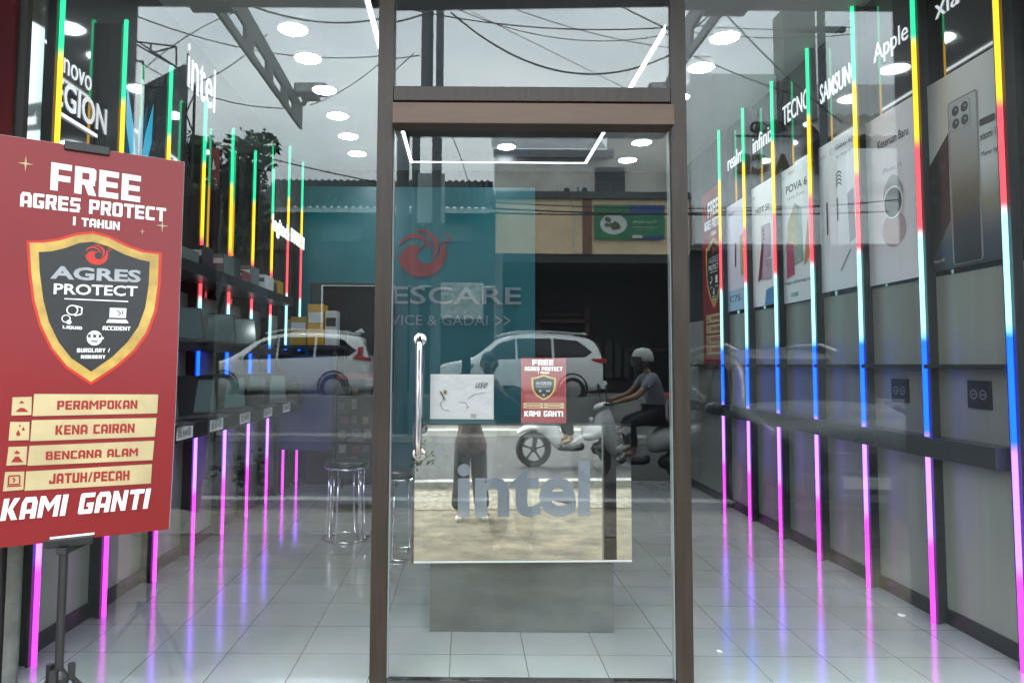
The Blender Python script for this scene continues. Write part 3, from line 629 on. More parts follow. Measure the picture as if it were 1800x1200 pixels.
for row, (x, z, zn) in enumerate(((-1.93, 1.062, 'lower counter'), (-2.02, 1.602, 'middle shelf'))):
    for k in range(5 if row == 0 else 4):
        o = lp if n_ == 0 else copy_tree(lp); n_ += 1
        o.location = (x+random.uniform(-.01, .01), 1.22+.66*k+random.uniform(-.04, .04), z); o.rotation_euler = (0, 0, radians(random.uniform(-52, -40))); o.scale = (1.12, 1.12, 1.12)
        o['label'] = f'{wh[k]} open dark laptop from the street on the {zn} of the left wall'
pc = MB().box(-.002, .002, -.13, .13, 0, .085).build('price_card', M_PAPER, None)
m = MB()
for k in range(9): m.box(.0022, .0035, -.115+.025*k, -.115+.025*k+random.uniform(.008, .02), random.uniform(.012, .03), random.uniform(.05, .075))
pcm = m.build('printing', MATS['grey_ink'], None)
pcs = [1.36, 1.95, 2.62, 3.3, 3.98]
for k, y in enumerate(pcs):
    if k == 0: pcm.parent = pc; pcm.location = Vector(pcm.location)-Vector(pc.location)
    o = pc if k == 0 else copy_tree(pc)
    o.location = (XL+.344, y, .965); tag(o, f'{wh[k]} small white price card from the street on the left counter front', 'price card', 'price cards on the left counter')
BXC = {'g': mat('box_grey_green', (.12, .15, .15), .5, noise=.2), 'y': mat('box_amber', (.55, .30, .02), .5, noise=.12), 'w': mat('box_white', (.6, .62, .64), .5, noise=.1), 'k': mat('box_dark', (.04, .04, .045), .4), 'r': mat('box_maroon', (.2, .05, .06), .5), 'o': mat('box_ochre', (.42, .27, .05), .5, noise=.15)}
def carton(x0, x1, y0, y1, z0, z1, c, label):
    th = thing('product_box', label, 'box', ((x0+x1)/2, (y0+y1)/2, z0), 'product boxes on the left shelves')
    MB().box(x0, x1, y0, y1, z0, z1).build('carton', BXC[c], th, bevel=.003)
    MB().box(x0+.01, x1-.01, y0-.0022, y0-.0008, z0+(z1-z0)*.55, z0+(z1-z0)*.8).build('printed_label', BXC['w' if c != 'w' else 'k'], th)
carton(-2.14, -1.92, 2.30, 2.55, 2.152, 2.32, 'g', 'grey green box on the high left shelf, nearest the street')
carton(-2.14, -1.95, 2.62, 2.80, 2.152, 2.35, 'k', 'narrow dark box on the high left shelf beside a grey green box')
carton(-2.14, -1.92, 3.45, 3.75, 2.152, 2.30, 'w', 'white box on the high left shelf, farther back')
for y0_, dy_, h_, c_, lab in ((1.02, .20, .20, 'k', 'low dark box on the high left shelf behind the banner edge'), (1.30, .16, .26, 'r', 'maroon box on the high left shelf behind the banner edge'), (1.55, .30, .17, 'g', 'wide flat grey green box on the high left shelf'), (1.92, .22, .28, 'k', 'tall dark box on the high left shelf before the grey green pair'), (2.86, .20, .18, 'r', 'small maroon box in the middle of the high left shelf'), (3.10, .26, .30, 'g', 'tall grey green box just before the white box on the high left shelf'), (3.80, .18, .20, 'k', 'small dark box after the white box on the high left shelf'), (4.02, .22, .26, 'o', 'ochre box at the far end of the high left shelf')):
    carton(-2.14, -1.95, y0_, y0_+dy_, 2.152, 2.152+h_*.62, c_, lab)
MB_d = thing('display_table', 'dark display table stacked with bright boxes in the back left corner', 'table', (-1.75, 4.95, 0))
MB().box(-2.14, -1.42, 4.62, 5.2, 1.62, 1.66).build('tabletop', M_DARK, MB_d)
for x in (-2.1, -1.46):
    for y in (4.66, 5.16): MB().box(x-.02, x+.02, y-.02, y+.02, 0, 1.62).build('leg', M_DARK, MB_d)
MB().box(-2.08, -1.48, 4.66, 4.70, .5, 1.55).build('back_panel', mat('indigo_panel', (.05, .06, .16), .4), MB_d)
carton(-1.98, -1.80, 4.70, 4.9, 1.662, 1.98, 'o', 'ochre box at the left end of the back display table')
carton(-1.78, -1.60, 4.66, 4.9, 1.662, 2.12, 'y', 'tall bright amber box standing on the back display table')
carton(-1.59, -1.46, 4.70, 4.9, 1.662, 2.05, 'w', 'white box right of the amber box on the back display table')
cb = thing('cabinet', 'tall black cabinet against the back wall left of the glass door', 'cabinet', (-1.4, 5.6, 0))
MB().box(-1.93, -.94, 5.42, 5.81, 0, 2.45).build('carcass', M_DARK, cb, bevel=.004)
for k, x in enumerate((-1.92, -1.43)): d_ = MB().box(x, x+.47, 5.395, 5.417, .08, 2.43).build('door', M_DARK, cb); MB().cyl((x+(.43 if k == 0 else .04), 5.385, 1.0), (x+(.43 if k == 0 else .04), 5.385, 1.3), .007).build('handle', M_STEEL, d_)
# bags on the left counter
bgp = thing('gift_bag', 'small black gift bag with a loop handle on the left counter', 'bag', (-1.9, 3.28, 1.062), 'gift bags on the left counter')
MB().box(-1.98, -1.83, 3.18, 3.38, 1.062, 1.25).build('bag_body', BXC['k'], bgp, bevel=.004)
MB().tube([(-1.9, 3.22+.12*(k/10), 1.25+.09*sin(pi*k/10)) for k in range(11)], .004).build('loop_handle', BXC['k'], bgp)
o = copy_tree(bgp); o.location = (-1.86, 4.45, 1.062); o['label'] = 'small black gift bag with a loop handle farther back, near the back table'

for px, py, sz, lab in ((1265, 1145, .018, 'tiny white paper scrap on the floor tiles just right of the door post'), (1586, 1082, .03, 'small torn plastic scrap on the tiles near the right wall')):
    c = on(px, py, 2, 0); pts_ = [(c.x+sz*random.uniform(.4, 1)*cos(2*pi*k/7), c.y+sz*random.uniform(.4, 1)*sin(2*pi*k/7)) for k in range(7)]
    tag(MB().prism(pts_, 2, .002, .007).build('paper_scrap', M_PAPER), lab, 'litter')
# display rack and stools behind the left window
rk = thing('display_rack', 'dark free-standing rack of small hanging packets behind two chrome stools', 'rack', (-1.05, 3.9, 0))
MB().box(-1.30, -.80, 3.95, 3.98, .30, 1.32).build('board', mat('rack_dark', (.035, .032, .034), .4), rk)
MB().box(-1.31, -.79, 3.945, 3.955, 1.30, 1.36).build('header', BXC['r'], rk)
for x in (-1.27, -.83): MB().cyl((x, 3.97, 0), (x, 3.97, .31), .012).build('leg', M_STEEL, rk)
MB().box(-1.32, -.78, 3.80, 4.12, 0, .02).build('foot', M_DARK, rk)
cols = ['g', 'k', 'o', 'w', 'r', 'k', 'g']
for r in range(6):
    for k in range(4):
        x = -1.27+.12*k+random.uniform(-.01, .01); z = .42+.145*r
        MB().box(x, x+random.uniform(.055, .095), 3.925, 3.94, z, z+random.uniform(.06, .11)).build('packet', mat('packet_'+str((r*3+k) % 5), [(.10, .10, .09), (.16, .12, .08), (.07, .08, .09), (.18, .17, .15), (.12, .05, .05)][(r*3+k) % 5], .35, noise=.5, nscale=30), rk)
def stool(loc, label):
    x, y = loc
    st = thing('stool', label, 'stool', (x, y, 0), 'chrome stools')
    MB().lathe([(.0, .60), (.165, .60), (.175, .612), (.175, .632), (.16, .645), (0, .648)], (x, y, 0), n=28).build('seat', mat('stool_vinyl', (.016, .016, .018), .3), st, smooth=True)
    MB().tube([(x+.17*cos(2*pi*k/28), y+.17*sin(2*pi*k/28), .595) for k in range(28)], .009, closed=True).build('seat_ring', M_CHROME, st)
    for k in range(4):
        a_ = pi/4+pi/2*k+.3; dx, dy = cos(a_), sin(a_); tx, ty = -dy*.035, dx*.035
        MB().tube([(x+.15*dx-tx, y+.15*dy-ty, .59), (x+.16*dx-tx, y+.16*dy-ty, .30), (x+.175*dx-tx, y+.175*dy-ty, .02), (x+.178*dx, y+.178*dy, .012), (x+.175*dx+tx, y+.175*dy+ty, .02), (x+.16*dx+tx, y+.16*dy+ty, .30), (x+.15*dx+tx, y+.15*dy+ty, .59)], .008).build('leg', M_CHROME, st, smooth=True)
    MB().tube([(x+.185*cos(2*pi*k/28), y+.185*sin(2*pi*k/28), .012) for k in range(28)], .007, closed=True).build('foot_ring', M_CHROME, st, smooth=True)
    return st
s1 = stool((-1.0, 2.75), 'chrome legged stool seen through the left window beside the rack')
s2 = copy_tree(s1); s2.location = (-.49, 2.25, 0); s2['label'] = 'chrome legged stool seen through the glass door left of the mirrored counter'

# counter with a mirror front
ct = thing('display_counter', 'low counter with mirrored front and pale lettering on a grey plinth', 'counter', (.31, .9, 0))
MB().box(-.19, .817, .70, 1.25, .002, .376).build('plinth', mat('plinth_grey', (.075, .085, .085), .4, noise=.4, nscale=2.0, streak=(1, 1, 2)), ct)
AL = .045
Rc = Matrix.Translation((.31, .655, 0)) @ Matrix.Rotation(AL, 4, 'Z')
MB().box(-.595, .605, .012, .62, .385, 1.10).xf(Rc).build('body', M_DARK, ct)
mir = mat('mirror_front', (.72, .70, .66), .015, 1)
MB().box(-.587, .605, -.001, .011, .40, 1.126).xf(Rc).build('mirror_panel', mir, ct)
MB().box(-.60, -.589, -.003, .011, .385, 1.126).xf(Rc).build('dark_strip', M_BLACK, ct)
MB().box(-.587, .605, -.004, .3, .388, .398).xf(Rc).build('edge_trim', mat('edge_white', (.7, .7, .7), .4), ct)
MB().box(-.60, .607, -.003, .63, 1.128, 1.138).xf(Rc).build('top', M_BLACK, ct)
A = Art(lambda u, v, h: Rc @ Vector((u-.31, -.001-h, v)))
A.text('lettering', 'intel', -.045, .63, .685, .935, .002, .03)
A.build(ct, {'lettering': mat('frosted_letter', (.225, .25, .29), .35)})

# ================================================================== SHOP FRONT
fr = thing('shopfront_frame', 'brown aluminium shopfront frame with two posts and a transom', 'frame', (.3, 0, 0))
YF0, YF1 = -.03, .05
MB().box(-.423, -.35, YF0, YF1, -.02, 3.96).build('post', M_ALU, fr, bevel=.002)
MB().box(.951, 1.024, YF0, YF1, -.02, 3.96).build('post', M_ALU, fr, bevel=.002)
MB().box(-.349, .950, YF0+.003, YF1-.003, 2.692, 2.761).build('transom', M_ALU, fr, bevel=.002)
MB().box(-2.62, 3.2, YF0, YF1, 3.962, 4.10).build('head_rail', M_ALU, fr)
MB().box(-2.62, -.424, YF0, YF1, -.02, .0).box(1.025, 3.2, YF0, YF1, -.02, .0).build('sill', M_ALU, fr)
MB().box(-.345, .946, .0, .03, 2.666, 2.69).build('header_gap', M_BLACK, fr)
def pane(x0, x1, z0, z1, label, rot=0):
    m = MB().box(x0, x1, -.004, .004, z0, z1)
    if rot:
        c_ = Vector(((x0+x1)/2, 0, 0)); m.xf(Matrix.Translation(c_) @ Matrix.Rotation(rot, 4, 'Z') @ Matrix.Translation(-c_))
    return tag(m.build('window_pane', GLASS), label, 'window', 'glass panes of the shopfront')
pane(-2.16, -.424, .001, 3.96, 'large clear glass pane left of the door, reflecting sky and a parked white car')
pane(1.025, 2.84, .001, 3.96, 'large clear glass pane right of the door, reflecting a pale corrugated building')
pane(-.348, .949, 2.763, 3.96, 'glass pane above the door reflecting grey sky and wires', radians(-1.2))
dr = thing('glass_door', 'clear glass door with a long chrome pull handle and brown top rail', 'door', (.3, 0, 0))
MB().box(-.342, .944, -.005, .005, .055, 2.556).build('door_glass', GLASS, dr)
MB().box(-.345, .946, -.105, .012, 2.557, 2.655).build('top_rail', M_ALU2, dr, bevel=.003)
MB().box(-.345, .946, -.02, .02, .012, .052).build('bottom_rail', M_BLACK, dr)
MB().box(-.3485, -.3425, -.006, .03, .055, 2.55).build('edge_seal', mat('seal_grey', (.25, .28, .28), .3), dr)
MB().box(.9445, .9495, -.006, .03, .055, 2.55).build('edge_seal', MATS['seal_grey'], dr)
hx = on(736, 700, 1, -.06).x; hz0, hz1 = on(736, 800, 1, -.06).z, on(736, 596, 1, -.06).z
MB().tube([(hx, -.004, hz1), (hx, -.045, hz1), (hx, -.062, hz1-.02), (hx, -.065, hz1-.05), (hx, -.065, hz0+.05), (hx, -.062, hz0+.02), (hx, -.045, hz0), (hx, -.004, hz0)], .017, n=16).build('pull_handle', M_CHROME, dr, smooth=True)
for z in (hz0, hz1): MB().lathe([(.027, -.012), (.03, -.009), (.03, -.0055)], (hx, 0, z), 'y', 20).build('rose', M_CHROME, dr, smooth=True)

# paper and poster on the door
q0, q1 = on(756, 736, 1, -.012), on(868, 658, 1, -.012)
pp = thing('paper_sheet', 'crumpled white paper sheet on the door beside the handle', 'paper', ((q0.x+q1.x)/2, -.008, q0.z))
n = 14; vs = []; fs = []
for j in range(n+1):
    for i in range(n+1):
        vs.append((q0.x+(q1.x-q0.x)*i/n, -.011-.0012*random.random()*(0 < i < n)*(0 < j < n), q0.z+(q1.z-q0.z)*j/n))
for j in range(n):
    for i in range(n): k = j*(n+1)+i; fs.append((k, k+1, k+n+2, k+n+1))
MB().add(vs, fs).box(q0.x, q1.x, -.0095, -.006, q0.z, q1.z).build('sheet', mat('photo_paper', (.33, .345, .35), .35, noise=.05, nscale=9), pp, smooth=False)
A = Art(lambda u, v, h: Vector((q0.x+(q1.x-q0.x)*u, -.0155-h, q0.z+(q1.z-q0.z)*v)))
for a_, b_, c_ in (((.16, .62), (.235, .42), .02), ((.15, .62), (.22, .45), .012)): A.line('pen', a_, b_, c_, .001)
A.disc('pen', .235, .60, .03, .001, .05)
for a_, b_ in (((.22, .5), (.16, .34)), ((.16, .34), (.19, .22)), ((.19, .22), (.30, .18)), ((.60, .46), (.70, .56)), ((.70, .56), (.86, .60)), ((.46, .38), (.56, .36)), ((.56, .36), (.60, .28)), ((.60, .28), (.57, .24))): A.line('stroke', a_, b_, .008, .001)
A.text('stroke', 'use', .70, .70, .88, .82, .001, 0, .3)
for k in range(4): A.line('stroke', (.65+.022*k, .03), (.65+.022*k, .13), .006, .001)
A.build(pp, {'pen': mat('tan_ink', (.13, .085, .06), .5), 'stroke': mat('grey_stroke', (.06, .065, .07), .5)}, {'stroke': 'handwriting', 'pen': 'stain'})
MB().box(q0.x-.002, q1.x+.002, -.012, -.006, q0.z-.02, q0.z-.002).build('paper_shadow', mat('shadow_strip', (.03, .07, .075), .2), pp)  # dark strip standing in for the shadow below the sheet
q0, q1 = on(916, 743, 1, .008), on(995, 629, 1, .008)
rp_ = thing('door_poster', 'small red shield poster with white lettering stuck inside the glass door', 'poster', ((q0.x+q1.x)/2, .008, q0.z))
MB().box(q0.x, q1.x, .0075, .0085, q0.z, q1.z).build('poster_sheet', mat('faded_red', (.25, .038, .045), .45, noise=.06, nscale=6), rp_)
W_, H_ = q1.x-q0.x, q1.z-q0.z
A = Art(lambda u, v, h: Vector((q0.x+u, .0074-h*.12, q0.z+v)))
A.text('white_print', 'FREE', .25*W_, .885*H_, .72*W_, .97*H_, .004, block=True); A.text('white_print', 'AGRES PROTECT', .08*W_, .80*H_, .92*W_, .86*H_, .004, block=True); A.text('white_print', '1 TAHUN', .38*W_, .755*H_, .62*W_, .785*H_, .004, block=True)
cx_, cy_ = .5*W_, .545*H_
A.poly('gold_trim', shield_pts(cx_, cy_, .54*W_, .39*H_), .003); A.poly('shield', shield_pts(cx_, cy_, .46*W_, .335*H_), .0045)
A.text('silver', 'AGRES', .32*W_, .585*H_, .68*W_, .635*H_, .006, .03); A.text('silver', 'PROTECT', .34*W_, .545*H_, .66*W_, .575*H_, .006)
A.disc('silver', .42*W_, .49*H_, .03*W_, .006); A.rect('silver', .56*W_, .475*H_, .64*W_, .505*H_, .006); A.disc('silver', .5*W_, .43*H_, .025*W_, .006)
for i in range(2):
    for j in range(2): A.rect(f'bars#{i}{j}', (.05+.46*j)*W_, (.225+.045*i)*H_, (.49+.46*j)*W_, (.262+.045*i)*H_, .004); A.rect(f'red_lettering#{i}{j}', (.12+.46*j)*W_, (.237+.045*i)*H_, (.42+.46*j)*W_, (.25+.045*i)*H_, .006)
A.text('white_print', 'KAMI GANTI', .07*W_, .10*H_, .93*W_, .185*H_, .004, block=True)
A.build(rp_, PRINT, PN)
e0, e1 = on(671, 736, 1, .06), on(682, 657, 1, .06)
tag(MB().box(e0.x-.03, e1.x, .056, .06, e0.z, e1.z).build('notice_sheet', M_PAPER), 'white notice sheet mostly hidden behind the left door post', 'paper')

# left end of the front: bevelled polished trim, dark jamb, red pillar face
jb = thing('shopfront_jamb', 'dark jamb with a narrow polished strip at the far left edge', 'frame', (-2.1, 0, -.02))
xa, xb = on(26, 110, 1, 0).x, on(53, 110, 1, 0).x
MB().box(xa, xb-.003, -.03, .02, -.02, 3.96).build('jamb', mat('jamb_grey', (.05, .052, .05), .7, noise=.1), jb)
xc = on(66, 110, 1, 0).x
xw = .021
MB().prism([(xc-xw, -.02), (xc+xw, .012), (xc+xw, .03), (xc-xw, .03)], 2, -.02, 1.25).build('lower_strip', mat('strip_grey', (.16, .165, .155), .5, noise=.5, nscale=6), jb)
MB().prism([(xc-xw, -.02), (xc+xw, .012), (xc+xw, .03), (xc-xw, .03)], 2, 1.252, 3.95).build('polished_strip', mat('polished_trim', (.24, .27, .265), .03, 1), jb)
fl = thing('side_pillar', 'x', 'pillar', (-2.45, -.9, ZG))
fl['label'] = 'dark pillar wall projecting beside the shopfront at far left with a red edge'
MB().box(-2.60, -2.22, -1.35, -.02, ZG, 4.0).build('pillar_body', mat('pillar_dark', (.035, .036, .036), .35, noise=.1), fl)
xr_ = on(24, 110, 1, -.07).x
MB().box(-2.218, xr_, -.075, -.052, ZG, 4.0).build('red_edge', mat('red_edge_paint', (.09, .007, .009), .35, noise=.2, nscale=5), fl)
fr_ = thing('side_pillar', 'dark grey pillar wall projecting beside the shopfront at far right', 'pillar', (3.05, -.7, ZG))
MB().box(2.86, 3.25, -1.37, -.02, ZG, 4.0).build('pillar_body', mat('pillar_grey', (.07, .068, .062), .5, noise=.12), fr_)
cn = thing('canopy', 'grey flat canopy over the shopfront seen mirrored at the top of the glass', 'canopy', (.3, -1, 4.0))
zc_ = rf(900, 17, -2.0).z
MB().box(-3.2, 3.6, -2.0, -.035, zc_, zc_+.22).build('canopy_slab', mat('canopy_grey', (.30, .30, .32), .6, noise=.06), cn)

# bracket arms with floodlights, reaching out from the canopy
M_ARM = mat('arm_grey', (.10, .105, .11), .5, noise=.12)
ba = thing('floodlight_arm', 'grey slotted bracket arm with a floodlight at its tip, left of the door', 'lamp bracket', (-1.97, -2.0, zc_), 'floodlight arms on the canopy')
X_ = -1.97; za = zc_+.005
yA, yB = -2.0, -4.95
top = lambda t: za+.45-.13*t
bot = lambda t: za+.01+.02*t
m = MB()
def seg(t0, t1, f0, f1):                       # slab between height fractions f0..f1
    pts = []
    for t_, f_ in ((t0, f0), (t1, f0), (t1, f1), (t0, f1)): pts.append((yA+(yB-yA)*t_, bot(t_)+(top(t_)-bot(t_))*f_))
    m.prism(pts, 0, X_-.016, X_+.016)
seg(0, 1, 0, .20); seg(0, 1, .54, 1)
for t0, t1 in ((.0, .07), (.27, .35), (.50, .57), (.70, .78), (.86, 1)): seg(t0, t1, .20, .54)
m.build('arm', M_ARM, ba)
MB().box(X_-.16, X_+.16, -2.06, -1.95, za-.02, za+.48).build('mount_plate', M_ARM, ba)
MB().cyl((X_+.03, yB+.06, top(1)-.02), (X_+.10, yB+.10, top(1)+.10), .03).build('yoke', M_ARM, ba)
fl_ = MB().box(X_-.07, X_+.31, yB-.02, yB+.12, top(1)+.10, top(1)+.24).build('floodlight', M_ARM, ba, bevel=.02)
MB().box(X_-.04, X_+.28, yB+.122, yB+.128, top(1)+.125, top(1)+.215).build('lens', mat('lens_grey', (.35, .37, .38), .1), fl_)
MB().box(X_+.02, X_+.22, yB+.0, yB+.10, top(1)+.05, top(1)+.099).build('driver_box', M_ARM, fl_)
o = copy_tree(ba); o.location.x = 1.97; o['label'] = 'grey slotted bracket arm with a floodlight at its tip, right of the door'

# ================================================================== BANNER AND STAND
BN = Vector((-1.533, -.415, 0)); ang = radians(32.3)
eu = Vector((cos(ang), sin(ang), 0)); en = Vector((sin(ang), -cos(ang), 0))       # en faces the camera
BW, BH, BZ0 = .80, 1.587, .743
UR = .3457                                        # distance of right edge from BN along eu
def bend(v): 
    t_ = v/BH; return .012*max(0, t_-.5)**2*4 + (-.066)*max(0, .55-t_)**2/.55**2
def BP(u, v, h): return BN+eu*(u-BW+UR)+Vector((0, 0, BZ0+v))+en*(bend(v)+h)
pb = thing('promotional_banner', 'tall red board with a gold rimmed black shield on the tripod stand', 'banner', BP(BW/2, 0, 0))
n = 30; vs = []; fs = []
for j in range(n+1):
    v = BH*j/n; vs += [BP(0, v, 0), BP(BW, v, 0), BP(BW, v, -.006), BP(0, v, -.006)]
for j in range(n):
    for k in range(4): fs.append((4*j+k, 4*j+(k+1) % 4, 4*j+4+(k+1) % 4, 4*j+4+k))
fs += [(0, 3, 2, 1), (4*n, 4*n+1, 4*n+2, 4*n+3)]
MB().add(vs, fs).build('board', M_RED, pb)
MB().add([p for j in range(n+1) for p in (BP(BW+.0005, BH*j/n, .0008), BP(BW+.0032, BH*j/n, -.006))], [(2*j, 2*j+1, 2*j+3, 2*j+2) for j in range(n)]).add([BP(0, BH+.0005, .0008), BP(BW, BH+.0005, .0008), BP(BW, BH+.003, -.006), BP(0, BH+.003, -.006)], [(0, 1, 2, 3)]).build('white_edge', M_PAPER, pb)
def buv(px, py):                                # photo pixel -> place on the curved board
    off = 0; d = ray(px, py)
    for _ in range(8):
        p0_ = BN+en*off; t_ = (p0_-CAM).dot(en)/d.dot(en); p = CAM+d*t_; v = p.z-BZ0; off = bend(min(max(v, -.2), BH+.2))
    return (p-BN).dot(eu)+BW-UR, v
A = Art(BP, .04)
def btext(key, body, l, r, t_, b_, h, bold=.05, slant=0, block=True):   # l, r: pixel of baseline ends; t_: pixel of the top at left
    a0, a1, a2 = buv(*l), buv(*r), buv(*t_); A.n += 1
    vs_, fs_ = block_verts(body) if block else text_verts(body, bold)
    x0 = min(p[0] for p in vs_); x1 = max(p[0] for p in vs_); y0 = min(p[1] for p in vs_); y1 = max(p[1] for p in vs_)
    du, dv, hh = a1[0]-a0[0], a1[1]-a0[1], a2[1]-a0[1]
    q = []
    for a_, c_ in vs_:
        f = (a_-x0)/(x1-x0); g = (c_-y0)/(y1-y0); q.append((a0[0]+du*f+slant*g*hh, a0[1]+dv*f+hh*g, h))
    A.add(f'{key}#{A.n}', q, fs_)
btext('white_print', 'FREE', (88, 334), (246, 356), (88, 285), 0, .003, .07)
btext('white_print', 'AGRES PROTECT', (35, 363), (291, 390), (36, 337), 0, .003, .06)
btext('white_print', '1 TAHUN', (128, 396), (210, 405), (128, 381), 0, .003, .05)
for px, py, r in ((45, 288, .032), (285, 397, .030), (250, 407, .015)): u, v = buv(px, py); star(A, f'star#{px}', u, v, r, .003)
def bpoly(key, pts, h): A.poly(key, [buv(*p) for p in pts], h)
outer = [(52, 427), (76, 427), (105, 423), (135, 414), (163, 411), (192, 419), (222, 434), (250, 444), (279, 447), (277, 500), (271, 545), (257, 583), (235, 614), (205, 641), (160, 671), (118, 643), (92, 611), (73, 572), (61, 528), (55, 478)]
inner = [(68, 443), (90, 442), (115, 436), (140, 427), (163, 425), (190, 433), (218, 447), (244, 456), (263, 460), (261, 502), (255, 541), (243, 574), (223, 602), (197, 627), (160, 653), (125, 629), (103, 601), (86, 566), (76, 526), (70, 480)]
cxs, cys = 163, 530
bpoly('glow', [(cxs+(x-cxs)*1.05, cys+(y-cys)*1.04) for x, y in outer], .0015)
bpoly('gold_trim', outer, .0025); bpoly('shield', inner, .0035)
u, v = buv(170, 448); swirl(A, 'emblem', u, v, .042, .0045, 'emblem')
btext('silver', 'AGRES', (88, 490), (247, 497), (92, 467), 0, .0045, .035, 0, False)
btext('white_print', 'PROTECT', (94, 517), (241, 521), (95, 498), 0, .0045, .02, 0, False)
bpoly('white_print', [(113, 524), (225, 529), (225, 531), (113, 526)], .0045)
def ring(px, py, r, h=.0045, ry=1): u, v = buv(px, py); A.band('white_print', u, v, r, 0, 360, lambda t_: 1, lambda t_: .78, h)
def bl(a_, b_, wd, key='white_print', h=.0045): A.line(key, buv(*a_), buv(*b_), wd, h)
ring(127, 545, .021); bl((131, 537), (144, 541), .005); bl((131, 555), (143, 552), .005); bl((144, 541), (143, 552), .005); ring(116, 560, .016); u, v = buv(121, 566); A.disc('white_print', u, v, .009, .0045)
btext('white_print', 'LIQUID', (110, 578), (144, 580), (111, 572), 0, .0045, .03)
bpoly('white_print', [(193, 541), (222, 542), (221, 559), (192, 558)], .0045); bpoly('white_print', [(190, 561), (222, 562), (226, 568), (186, 567)], .0045)
for a_, b_ in (((205, 545), (212, 551)), ((212, 551), (207, 555)), ((214, 546), (216, 553))): bl(a_, b_, .004, 'shield', .0055)
btext('white_print', 'ACCIDENT', (180, 580), (229, 581), (182, 573), 0, .0045, .03)
u, v = buv(166, 594); A.disc('white_print', u, v, .028, .0045, .030); A.rect('shield', u-.024, v+.002, u+.024, v+.014, .0055); A.disc('white_print', u-.010, v+.008, .005, .0065); A.disc('white_print', u+.010, v+.008, .005, .0065); A.rect('shield', u-.012, v-.016, u+.012, v-.011, .0055); bl((178, 593), (182, 595), .008)
btext('white_print', 'BURGLARY /', (135, 619), (193, 619), (137, 612), 0, .0045, .03)
btext('white_print', 'ROBBERY', (142, 630), (185, 630), (143, 624), 0, .0045, .03)
rows = [('PERAMPOKAN', (60, 692, 278, 693, 276, 726, 57, 731), (22, 698, 56, 697, 55, 729, 20, 730), (100, 720), (241, 718), (101, 704)),
        ('KENA CAIRAN', (56, 738, 275, 734, 272, 767, 53, 775), (18, 741, 52, 741, 51, 773, 15, 774), (97, 764), (236, 760), (98, 747)),
        ('BENCANA ALAM', (52, 783, 271, 774, 268, 808, 48, 818), (15, 785, 48, 784, 46, 816, 11, 818), (80, 808), (242, 801), (82, 793)),
        ('JATUH/PECAH', (46, 828, 267, 815, 265, 849, 43, 862), (9, 829, 43, 828, 41, 860, 5, 863), (86, 850), (227, 843), (88, 832))]
for i, (txt, q, ic, l, r, tp) in enumerate(rows):
    bpoly(f'bars#a{i}', [q[0:2], q[2:4], q[4:6], q[6:8]], .0025); bpoly(f'bars#b{i}', [ic[0:2], ic[2:4], ic[4:6], ic[6:8]], .0025)
    btext('red_lettering', txt, l, r, tp, 0, .0035, .05)
    cx_ = sum(ic[0::2])/4; cy_ = sum(ic[1::2])/4
    if i == 0: bpoly('red_lettering', [(cx_-12, cy_+10), (cx_-3, cy_+3), (cx_+4, cy_+3), (cx_+12, cy_+10)], .0035); bpoly('red_lettering', [(cx_-5, cy_-5), (cx_, cy_-10), (cx_+5, cy_-5)], .0035)
    if i == 1:
        for dx, dy, r_ in ((-2, 5, 4), (7, -3, 2.5), (1, -9, 1.8)): bpoly('red_lettering', [(cx_+dx, cy_+dy-r_*1.9), (cx_+dx+r_, cy_+dy), (cx_+dx+r_*.6, cy_+dy+r_*.8), (cx_+dx-r_*.6, cy_+dy+r_*.8), (cx_+dx-r_, cy_+dy)], .0035)
    if i == 2: bpoly('red_lettering', [(cx_-11, cy_+11), (cx_-3, cy_+1), (cx_+3, cy_+1), (cx_+11, cy_+11)], .0035); bpoly('red_lettering', [(cx_-6, cy_-5), (cx_, cy_-10), (cx_+6, cy_-5), (cx_, cy_-3)], .0035)
    if i == 3:
        for a_, b_ in (((-9, -9), (10, -10)), ((10, -10), (10, 5)), ((10, 5), (-10, 6)), ((-10, 6), (-9, -9)), ((-12, 9), (13, 8)), ((-2, -6), (2, -2)), ((2, -2), (-2, 2))): bl((cx_+a_[0], cy_+a_[1]), (cx_+b_[0], cy_+b_[1]), .005, 'red_lettering', .0035)
btext('white_print', 'KAMI GANTI', (0, 915), (259, 893), (8, 876), 0, .003, .07, .12)
A.build(pb, PRINT, PN)
